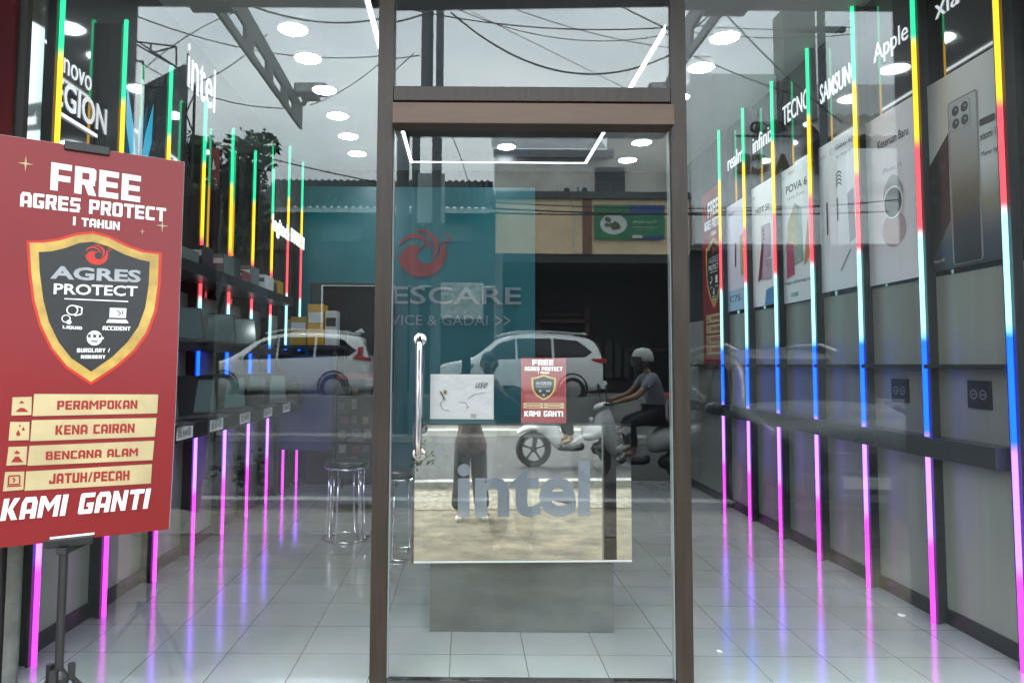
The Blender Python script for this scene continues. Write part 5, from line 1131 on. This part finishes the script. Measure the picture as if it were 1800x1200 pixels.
b0 = thing('brown_house', 'dark brown gabled house beside the trees at the left end of the street', 'house', (rf(400, 500, YW).x, YW, ZR))
q = lambda x, y: rf(x, y, YW+.6)
MB().box(q(285, 500).x, q(512, 500).x, YW-1, YW+.6, ZR, q(400, 440).z).build('wall', mat('brown_wall', (.045, .036, .03), .8, noise=.3, nscale=1.5), b0)
MB().prism([(q(405, 440).x, q(405, 440).z), (q(512, 440).x, q(405, 440).z), (q(512, 420).x, q(512, 415).z), (q(455, 392).x, q(455, 392).z)], 1, YW-4, YW+.8).prism([(q(270, 440).x, q(405, 440).z), (q(404, 440).x, q(405, 440).z), (q(395, 395).x, q(395, 395).z), (q(290, 380).x, q(290, 380).z)], 1, YW-4, YW+.7).build('roof', mat('brown_roof', (.07, .05, .04), .7, noise=.3, nscale=3), b0)
for px in (320, 390, 460): MB().box(q(px-12, 500).x, q(px+12, 500).x, YW+.602, YW+.65, q(px, 560).z, q(px, 480).z).build('window', mat('window_dark', (.06, .065, .085), .15), b0)
b2 = thing('shop_house', 'beige two storey shop house with green sign and dark open ground floor', 'building', (1.9, YW, ZR))
x0, x1 = rf(871, 400, YW).x, rf(1212, 400, YW).x
M_BEI = mat('beige_wall', (.80, .61, .40), .85, noise=.15, nscale=1.2); M_GRB = mat('grey_beige_wall', (.60, .58, .52), .85, noise=.2, nscale=1.2)
zb0, zb1, zb2, zb3 = rf(1000, 446, YW).z, rf(1000, 350, YW).z, rf(1000, 338, YW).z, rf(1000, 268, YW-1.1).z
MB().box(x0+.003, x1, YW-.25, YW, zb0, zb1).build('parapet', M_BEI, b2)
MB().box(x0+.003, x1, YW-1.2, YW+.12, zb1, zb2).build('balcony_slab', mat('slab_dark', (.10, .10, .10), .8, noise=.3), b2)
MB().box(x0+.003, x1, YW-1.3, YW-1.1, zb2, zb3).build('upper_wall', M_GRB, b2)
MB().box(x0+.003, x0+.25, YW-.3, YW, ZR, zb0-.002).box(x1-.3, x1, YW-.3, YW, ZR, zb0-.002).build('pier', mat('pier_grey', (.15, .15, .15), .8), b2)
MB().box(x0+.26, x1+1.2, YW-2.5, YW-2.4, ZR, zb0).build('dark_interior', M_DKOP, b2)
MB().box(x0+.26, x1-.31, YW-2.4, YW-.02, zb0-.3, zb0-.002).build('lintel', mat('lintel_dark', (.035, .035, .036), .7), b2)
MB().box(x0+.4, x0+1.6, YW-1.4, YW-1.0, ZR, 1.2).build('counter', mat('counter_brown', (.07, .035, .025), .6), b2)
q = lambda px, py: rf(px, py, YW-2.2)
m = MB()
for xa_, xb_, ya_, yb_ in ((942, 1036, 561, 567), (1028, 1036, 540, 640), (942, 948, 561, 640), (942, 1036, 590, 594), (960, 1020, 552, 554), (1100, 1180, 612, 616)): m.box(q(xa_, yb_).x, q(xb_, yb_).x, YW-2.2, YW-2.1, q(xa_, yb_).z, q(xa_, ya_).z)
m.build('wooden_rack', mat('rack_brown', (.075, .028, .018), .6), b2)
m = MB()
for k in range(12):
    px = 945+17*k; z0_ = 640-random.uniform(8, 46); m.box(q(px, 640).x, q(px+random.uniform(8, 15), 640).x, YW-2.35, YW-2.25, q(px, 640).z-.5, q(px, z0_).z)
m.build('dim_goods', mat('dim_goods', (.035, .036, .034), .7, noise=.7, nscale=3), b2)
wp = MB().box(*bx_px(YW-1.09, 1046, 1098, 294, 350)[:2], YW-1.095, YW-1.06, rf(1070, 350, YW-1.09).z, rf(1070, 294, YW-1.09).z).build('window', mat('window_dark', (.06, .065, .085), .15), b2)
a_, b_, c_, d_ = bx_px(YW-1.06, 1046, 1098, 294, 350)
MB().box((a_+b_)/2-.02, (a_+b_)/2+.02, YW-1.06, YW-1.04, c_, (c_+d_)/2).box(a_, b_, YW-1.06, YW-1.03, (c_+d_)/2-.02, (c_+d_)/2+.03).box(a_, b_, YW-1.06, YW-1.03, c_+.15, c_+.2).build('frame', mat('frame_grey', (.12, .12, .13), .6), wp)
MB().box(x0+(x1-x0)*.62, x1, YW-1.4, YW-1.28, zb3+.003, rf(1100, 226, YW-1.2).z).build('upper_wall', M_GRB, b2)
zt0, zt1 = rf(960, 262, YW-.9).z, rf(960, 225, YW-3.5).z
vs = []; fs = []; nu = 120
for j in range(2):
    for i in range(nu+1): vs.append((x0-.1+(x1-x0)*.62*i/nu, YW-.9-2.6*j, (zt0 if j == 0 else zt1)+.04*(i % 2)))
for i in range(nu): fs.append((i, i+1, nu+2+i, nu+1+i))
MB().add(vs, fs).build('corrugated_roof', mat('zinc', (.32, .34, .36), .5, .3, noise=.25, nscale=2), b2)
MB().box(x0-.05, x0+(x1-x0)*.64, YW-.95, YW-.88, zt0-.30, zt0-.02).build('fascia', mat('fascia_blue_grey', (.20, .22, .25), .6), b2)
xq = rf(1008, 400, YW).x; MB().box(rf(1024, 400, YW).x, rf(1040, 400, YW).x, YW+.002, YW+.06, zb0, zb1).build('brown_post', mat('post_brown', (.22, .11, .07), .7), b2)
MB().cyl((xq, YW+.06, zb0), (xq, YW+.06, zb2), .03).build('drain_pipe', mat('pipe_white', (.6, .6, .58), .5), b2)
a_, b_, c_, d_ = bx_px(YW+.1, 1045, 1168, 361, 420)
gs = thing('shop_sign', 'green and blue signboard with a round dish picture on the beige shop house', 'sign', ((a_+b_)/2, YW+.08, c_))
MB().box(a_, b_, YW+.065, YW+.12, c_, d_).build('board', mat('sign_green', (.03, .20, .09), .45, noise=.2, nscale=3), gs)
SW, SH = b_-a_, d_-c_
A = Art(lambda u, v, h: Vector((b_-u, YW+.12+h, c_+v)))          # faces the shop; u runs with the reader
A.rect('blue', 0, .72*SH, .5*SW, SH, .003); A.rect('blue', 0, 0, .35*SW, .1*SH, .003); A.disc('dish', .73*SW, .43*SH, .19*SW, .004, .30*SH)
for k in range(14): A.disc('food' if k % 2 else 'greens', (.73+random.uniform(-.1, .1))*SW, (.45+random.uniform(-.12, .14))*SH, .035*SW, .006+.0005*k, n=9)
A.text('words', 'Dapur Sepeda', .12*SW, .44*SH, .46*SW, .56*SH, .005, .01); A.text('words', 'masakan rumahan', .10*SW, .33*SH, .46*SW, .38*SH, .005); A.text('words', 'buka setiap hari', .16*SW, .25*SH, .40*SW, .29*SH, .005)
A.rect('dish', .32*SW, .03*SH, .46*SW, .12*SH, .005)
A.build(gs, {'blue': mat('sign_blue', (.03, .08, .25), .45), 'dish': mat('dish_white', (.62, .65, .62), .4), 'food': mat('food_brown', (.10, .08, .04), .5), 'greens': mat('food_green', (.05, .13, .04), .5), 'words': mat('sign_words', (.5, .58, .5), .5)}, {'words': 'lettering'})
acp = None
for k, (px0, px1) in enumerate(((978, 1012), (1016, 1036))):
    a_, b_, c_, d_ = bx_px(YW-.95, px0, px1, 330, 346)
    ac = thing('air_conditioner', ['wide white air conditioner box on the balcony of the beige building', 'narrow white air conditioner box beside the wider one on the balcony'][k], 'air conditioner', ((a_+b_)/2, YW-.9, c_))
    MB().box(a_, b_, YW-1.09, YW-.75, c_, d_+.05).build('casing', mat('ac_white', (.55, .56, .55), .5), ac, bevel=.01)
    MB().lathe([(.0, 0), (.10, 0), (.10, .01), (0, .01)], ((a_+b_)/2, YW-.75, (c_+d_)/2+.02), 'y', 18).build('fan_grille', mat('grille_dark', (.05, .05, .05), .6), ac)

b3 = thing('cafe_building', 'pale corrugated fronted building with large brown letters and scroll ornament', 'building', (4.6, YW, ZR))
x0, x1 = rf(1212, 300, YW).x+.05, rf(1590, 300, YW).x
zt = rf(1300, 130, YW).z; zs0, zs1 = rf(1300, 432, YW).z, rf(1300, 362, YW).z
vs = []; fs = []; nu = 160; xm_ = rf(1382, 300, YW).x
for j in range(2):
    for i in range(nu+1): vs.append((x0+(x1-x0)*.52*i/nu, YW+.0+.006*sin(i*pi/2), zs0 if j == 0 else zt))
for i in range(nu): fs.append((i, i+1, nu+2+i, nu+1+i))
MB().add(vs, fs).build('corrugated_front', mat('pale_cladding', (.80, .83, .84), .6, noise=.1, nscale=2, streak=(1, 1, .2)), b3)
MB().box(x0, x1, YW-.9, YW-.1, zs0, zt-.3).build('wall', mat('cafe_wall', (.7, .72, .72), .8, noise=.1), b3)
MB().box(x0, x1, YW+.05, YW+.35, zs0, zs1).build('sign_band', mat('band_pale', (.82, .86, .88), .6, noise=.1), b3)
MB().box(x0+.1, x1, YW-1.2, YW-.9, ZR, zs0-.002).build('ground_floor', mat('cafe_dark', (.045, .05, .055), .6, noise=.3), b3)
A = Art(lambda u, v, h: Vector((-u, YW+.06+h, v)))
zl0, zl1 = rf(1360, 306, YW+.1).z, rf(1360, 271, YW+.1).z
for body, pxa, pxb in (('F', 1444, 1418), ('A', 1392, 1360), ('C', 1352, 1322), ('E', 1318, 1296)):
    A.text('lettering', body, -rf(pxa, 290, YW+.1).x, zl0, -rf(pxb, 290, YW+.1).x, zl1, .06, .05, thick=.05)
A.build(b3, {'lettering': mat('letter_brown', (.11, .075, .045), .6)})
m = MB()
def curl(cx_, cz_, r, a0, a1, s_):
    return [(cx_+s_*r*(1-.75*t_/24)*cos(radians(a0+(a1-a0)*t_/24)), YW+.22, cz_+r*(1-.75*t_/24)*sin(radians(a0+(a1-a0)*t_/24))) for t_ in range(25)]
zo = rf(1340, 243, YW).z; xo = rf(1345, 243, YW).x
m.tube([(rf(1288, 243, YW).x, YW+.22, zo), (rf(1405, 243, YW).x, YW+.22, zo)], .04)
for s_, xx in ((-1, -.42), (1, -.18)): m.tube(curl(xo+xx, zo+.28, .24, 250, -230, s_), .045)
for k in range(7): a_ = radians(20+k*23); m.tube([(xo+.30, YW+.22, zo+.1), (xo+.30+.30*cos(a_), YW+.22, zo+.12+.42*sin(a_)), (xo+.30+.34*cos(a_), YW+.22, zo+.12+.46*sin(a_))], [.02, .09, .01])
m.build('scroll_ornament', mat('iron_dark', (.05, .055, .045), .6), b3)
MB().box(rf(1378, 100, YW+.6).x, rf(1434, 100, YW+.6).x, YW-.2, YW+.6, rf(1400, 210, YW+.6).z, rf(1400, 15, YW+.6).z).build('tower_face', mat('tower_grey', (.16, .17, .165), .7, noise=.2, nscale=1.5, streak=(4, 4, .2)), b3)
b4 = thing('tiled_house', 'house with a pale brown stepped roof and white parapet at the far right', 'house', (6.4, YW+1, ZR))
x0, x1 = rf(1435, 300, YW+1).x, rf(1640, 300, YW+1).x
zA, zB = rf(1500, 238, YW+1.4).z, rf(1500, 195, YW).z
vs = []; fs = []; nu, nv = 60, 10
for j in range(nv+1):
    for i in range(nu+1): x = x0+(x1-x0)*i/nu; vs.append((x, YW+1.4-1.6*j/nv, zA+(zB-zA)*j/nv+.05*sin(x*2*pi/.45)-.04*((j/nv*4) % 1)))
for j in range(nv):
    for i in range(nu): k = j*(nu+1)+i; fs.append((k, k+1, k+nu+2, k+nu+1))
MB().add(vs, fs).build('roof', mat('brown_tiles', (.30, .28, .25), .7, noise=.3, nscale=5), b4)
MB().box(x0, x1, YW+.2, YW+1.1, rf(1500, 262, YW+1).z, zA-.05).build('dark_band', M_DKOP, b4)
MB().box(rf(1482, 300, YW+1).x, x1, YW+.6, YW+1.2, rf(1500, 430, YW+1).z, rf(1500, 264, YW+1).z).build('parapet', mat('parapet_white', (.82, .86, .88), .7, noise=.08), b4)
MB().box(x0, x1, YW+.3, YW+.9, ZR, rf(1500, 432, YW+1).z).build('wall', mat('cafe_dark', (.045, .05, .055), .6), b4)
fn = thing('window_grille', 'short white railing of upright bars on the parapet at far right', 'railing', (rf(1555, 340, YW+1.25).x, YW+1.25, rf(1555, 340, YW+1.25).z))
for k in range(14):
    px = 1532+4.2*k; a_, b_ = rf(px, 340, YW+1.25), rf(px, 320, YW+1.25); MB().cyl(a_, b_, .016, n=6).build('bar', mat('bar_white', (.7, .7, .7), .5), fn)

# low white wall in front of the houses
lw = MB().box(-14, 14, -11.75, -11.6, ZR+.1, .78).build('roadside_wall', mat('wall_whitewash', (.25, .255, .24), .85, noise=.35, nscale=2))
tag(lw, 'low stained whitewashed wall along the far side of the road', 'wall')

# poles
def pole(px, wpx, pytop, y, label, m, cap=False, zt=None):
    b_ = rf(px, 500, y); z1 = zt or rf(px, pytop, y).z; r = wpx/2*(-y+3.29)/FPX
    th = thing('utility_pole', label, 'pole', (b_.x, y, ZR), 'utility poles across the road')
    MB().cyl((b_.x, y, ZR), (b_.x, y, z1), r*1.06, r*.97, 14).build('shaft', m, th, smooth=False)
    if cap: MB().lathe([(r*1.05, -.05), (r*1.05, .0), (r*.8, .04), (0, .05)], (b_.x, y, z1), n=14).build('cap', m, th)
    else: MB().box(b_.x-.5, b_.x+.5, y-.05, y+.05, z1-.5, z1-.4).build('crossarm', m, th)
    return th
M_POLE = mat('pole_concrete', (.13, .14, .15), .8, noise=.2, nscale=4)
tp = pole(729, 14, 0, -11.3, 'tall thin grey pole rising past the top of the door reflection', M_POLE, zt=11)
MB().box(rf(735, 300, -11.2).x, rf(782, 300, -11.2).x, -11.4, -11.05, rf(750, 394, -11.2).z, rf(750, 308, -11.2).z).build('equipment_box', mat('box_pale', (.30, .36, .36), .6, noise=.15, nscale=2), tp)
pole(766, 18, 245, -11.1, 'short capped concrete pole beside the taller pole', M_POLE, True)
pole(706, 22, 0, -11.5, 'thick grey pole behind the left door post reflection', M_POLE, zt=10.5)
pole(1455, 14, 0, -11.3, 'thin grey pole at the far right end of the street', M_POLE, zt=9)

# overhead cables
def cable(a_, b_, sag, r, label):
    a_, b_ = Vector(a_), Vector(b_); pts_ = []
    for k in range(25):
        t_ = k/24; p = a_.lerp(b_, t_); p.z -= sag*4*t_*(1-t_); pts_.append(p)
    tag(MB().tube(pts_, r*.72, 6).build('overhead_cable', mat('cable_black', (.02, .02, .022), .6)), label, 'cable', 'overhead cables across the street')
def cpx(p0, p1, y0, y1): return rf(*p0, y0), rf(*p1, y1)
CB = [((230, 25), (700, 95), -7, -9, .3, .014, 'slack cable crossing the sky above the left bracket arm'),
      ((120, 60), (470, 60), -8, -8, .9, .012, 'sagging cable dipping through the sky behind the left bracket arm'),
      ((255, 120), (420, 20), -7, -7, -.1, .010, 'short rising cable at the upper left of the left window'),
      ((240, 105), (520, 190), -9, -8, .25, .013, 'cable running to the left floodlight from the sign frame'),
      ((545, 185), (690, 90), -8, -9, .12, .012, 'cable rising from the left floodlight to the door post'),
      ((330, 240), (660, 320), -12, -12, .05, .022, 'thick cable running above the tiled roof'),
      ((440, 10), (720, 18), -7, -9, .25, .022, 'dark cable dipping just below the canopy edge'),
      ((690, 15), (1240, 45), -9, -9, .25, .016, 'long slack cable high across the door head'),
      ((755, 20), (1250, 25), -9, -9, 1.15, .022, 'heavy cable sagging in a deep curve over the door'),
      ((760, 12), (1230, 40), -10, -10, .55, .012, 'thin cable sagging in a shallow curve over the door'),
      ((870, 18), (1250, 100), -10, -11, .2, .011, 'fine cable slanting down to the right over the door'),
      ((790, 20), (1060, 160), -10, -11, .0, .008, 'faint straight cable slanting across the pane above the door'),
      ((1050, 15), (1440, 180), -10, -12, .15, .018, 'cable slanting steeply down to the right window'),
      ((1180, 52), (1500, 60), -9, -11, .12, .014, 'level cable high in the right window'),
      ((1180, 42), (1500, 48), -10, -11, .08, .012, 'upper level cable high in the right window'),
      ((1280, 30), (1480, 215), -8, -11, .1, .018, 'cable slanting down from the right bracket arm'),
      ((860, 355), (1500, 358), -11.4, -11.4, .12, .018, 'upper of the dark cables crossing the beige house front'),
      ((860, 366), (1560, 372), -11.4, -11.4, .10, .024, 'middle dark cable crossing the beige house front'),
      ((860, 374), (1590, 350), -11.4, -11.4, .15, .024, 'lowest dark cable crossing the beige house front'),
      ((790, 232), (826, 330), -11, -11, -.1, .012, 'thin cable dropping steeply to the tiled roof')]
for a_, b_, ya, yb, sag, r, lab in CB: cable(rf(*a_, ya), rf(*b_, yb), sag, r, lab)

# left of the street: signboard on lattice post, tree, red flag sign
bb = thing('street_sign', 'dark round topped signboard with outlined lettering on a lattice mast', 'sign', (rf(335, 300, -8.5).x, -8.5, ZG))
Y8 = -8.5
a_, b_, c_, d_ = bx_px(Y8, 250, 326, 112, 288)
za_, zb_ = rf(252, 150, Y8).z, rf(326, 113, Y8).z
MB().prism([(a_, c_), (b_, c_), (b_, zb_), (a_, za_)], 1, Y8-.06, Y8+.02).build('board', mat('sign_black', (.05, .065, .07), .5, noise=.15), bb)
A = Art(lambda u, v, h: Vector((b_-u, Y8+.02+h, c_+v))); SW, SH = b_-a_, zb_-c_
for k, ch in enumerate('BARBER'):
    t_ = radians(150-24*k); A.text('words', ch, SW*(.5+.36*cos(t_)-.05), SH*(.50+.28*sin(t_)), SW*(.5+.36*cos(t_)+.05), SH*(.50+.28*sin(t_)+.1), .004)
A.text('words', 'TOPVAR', .06*SW, .10*SH, .94*SW, .22*SH, .004, .0)
A.band('words', .5*SW, .40*SH, .16*SW, 0, 300, lambda t_: 1, lambda t_: .86, .004)
A.build(bb, {'words': mat('outline_grey', (.22, .24, .25), .6)}, {'words': 'lettering'})
M_LAT = mat('lattice_black', (.02, .02, .022), .6)
xm0, xm1 = rf(327, 200, Y8).x, rf(341, 200, Y8).x; zt_ = rf(335, 95, Y8).z
m = MB(); m.tube([(xm1, Y8, ZG), (xm1, Y8, rf(341, 150, Y8).z)], .025).tube([(xm0, Y8, ZG), (xm0, Y8, zt_)], .02)
z = ZG; k = 0
while z < zt_-.9: m.tube([(xm0, Y8, z) if k % 2 else (xm1, Y8, z), (xm1, Y8, z+.35) if k % 2 else (xm0, Y8, z+.35)], .014); z += .35; k += 1
m.build('lattice_mast', M_LAT, bb)
fm_ = thing('lattice_frame', 'black lattice bracket frame projecting in the sky at upper left', 'sign frame', rf(270, 110, -7.5))
m = MB(); q = lambda x, y: rf(x, y, -7.5)
for p in (((225, 72), (310, 82)), ((310, 82), (310, 118)), ((225, 62), (310, 118)), ((265, 94), (310, 82)), ((265, 76), (265, 94)), ((235, 108), (252, 108)), ((252, 108), (252, 140)), ((225, 70), (330, 130))): m.tube([q(*p[0]), q(*p[1])], .014, 6)
m.build('frame_bars', M_LAT, fm_)
fg = thing('flag_sign', 'narrow red flag sign with white letters beside the tree', 'flag', rf(372, 480, -10.5))
q = lambda x, y: rf(x, y, -10.5)
MB().add([q(362, 400), q(384, 400), q(386, 262), q(371, 256), q(363, 330)]+[p+Vector((0, -.03, 0)) for p in (q(362, 400), q(384, 400), q(386, 262), q(371, 256), q(363, 330))], [(0, 1, 2, 3, 4), (9, 8, 7, 6, 5)]+[(k, (k+1) % 5, 5+(k+1) % 5, 5+k) for k in range(5)]).build('cloth', mat('flag_red', (.30, .04, .03), .7, noise=.2), fg)
MB().cyl(q(361, 560), q(370, 252), .03).build('mast', M_LAT, fg)
A = Art(lambda u, v, h: Vector((u, -10.46+h, v))); A.text('lettering', 'ME', q(365, 327).x, q(365, 327).z, q(383, 317).x, q(365, 315).z, .004); A.poly('lettering', [(q(373, 300).x, q(373, 300).z), (q(381, 300).x, q(381, 300).z), (q(377, 280).x, q(377, 280).z)], .004)
A.build(fg, {'lettering': M_PRINTW})

def tree(name, label, base, h, cr, seed, nl=1500, leaf=.10, dark=1):
    rnd = random.Random(seed); th = thing(name, label, 'tree', base, 'street trees'); b_ = Vector(base)
    m = MB(); m.tube([b_, b_+Vector((.05, 0, h*.3)), b_+Vector((-.05, .05, h*.6)), b_+Vector((0, 0, h*.85))], [.13, .10, .07, .03])
    cl = []
    for k in range(9):
        a_ = rnd.uniform(0, 2*pi); z0 = h*rnd.uniform(.35, .7); e = b_+Vector((cos(a_)*cr*rnd.uniform(.5, .95), sin(a_)*cr*rnd.uniform(.4, .8), z0+h*rnd.uniform(.08, .35))); m.tube([b_+Vector((0, 0, z0)), (b_+Vector((0, 0, z0))).lerp(e, .5)+Vector((0, 0, .1)), e], [.05, .035, .012], 6); cl.append((e, cr*rnd.uniform(.28, .5)))
    cl += [(b_+Vector((rnd.uniform(-.5, .5)*cr, rnd.uniform(-.5, .5)*cr, h*rnd.uniform(.6, 1.0))), cr*rnd.uniform(.3, .5)) for _ in range(6)]
    m.build('trunk', mat('bark', (.07, .055, .04), .9, noise=.3, nscale=8), th)
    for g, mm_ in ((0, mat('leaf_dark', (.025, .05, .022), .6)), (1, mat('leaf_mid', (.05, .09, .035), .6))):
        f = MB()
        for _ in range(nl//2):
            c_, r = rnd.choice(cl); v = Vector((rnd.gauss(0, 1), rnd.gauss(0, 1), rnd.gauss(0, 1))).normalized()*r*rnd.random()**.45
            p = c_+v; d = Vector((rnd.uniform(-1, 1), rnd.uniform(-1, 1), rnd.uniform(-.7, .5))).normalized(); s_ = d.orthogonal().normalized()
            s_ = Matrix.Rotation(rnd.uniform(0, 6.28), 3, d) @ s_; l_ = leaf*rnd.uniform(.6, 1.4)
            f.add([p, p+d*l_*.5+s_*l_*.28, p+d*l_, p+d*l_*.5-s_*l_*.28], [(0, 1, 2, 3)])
        f.build('foliage' if g == 0 else 'paler_foliage', mm_, th)  # second, paler leaf tone scattered at random among the dark leaves
    return th
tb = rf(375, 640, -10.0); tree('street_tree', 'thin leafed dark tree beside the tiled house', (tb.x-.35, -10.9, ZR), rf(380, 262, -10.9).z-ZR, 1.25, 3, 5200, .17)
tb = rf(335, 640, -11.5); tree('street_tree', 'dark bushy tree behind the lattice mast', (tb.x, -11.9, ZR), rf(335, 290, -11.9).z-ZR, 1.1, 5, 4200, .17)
def shrub(x, y, z, r, label, seed):
    rnd = random.Random(seed); th = thing('roadside_plant', label, 'plant', (x, y, z), 'weedy plants on the forecourt edge')
    m = MB(); f = MB()
    for k in range(14):
        a_ = rnd.uniform(0, 6.28); e = Vector((x+cos(a_)*r*rnd.uniform(.3, 1), y+sin(a_)*r*rnd.uniform(.3, 1), z+r*rnd.uniform(.6, 1.5))); m.tube([(x, y, z), e], [.012, .004], 5)
        for _ in range(24):
            p = Vector((x, y, z)).lerp(e, rnd.uniform(.3, 1.05))+Vector((rnd.gauss(0, .05), rnd.gauss(0, .05), rnd.gauss(0, .05))); d = Vector((rnd.uniform(-1, 1), rnd.uniform(-1, 1), rnd.uniform(-.3, .8))).normalized(); s_ = d.orthogonal().normalized()*.018
            f.add([p, p+d*.04+s_, p+d*.09, p+d*.04-s_], [(0, 1, 2, 3)])
    m.build('stem', mat('stem_green', (.06, .08, .03), .7), th); f.build('foliage', mat('weed_green', (.07, .11, .04), .65), th)
shrub(-.30, -5.3, -.06, .34, 'leafy weed growing at the kerb left of the photographer', 11)
shrub(-3.25, -5.2, -.07, .36, 'leafy weed at the kerb farthest left', 12)
shrub(-2.55, -5.35, -.07, .30, 'smaller leafy weed at the kerb near the left window', 13)
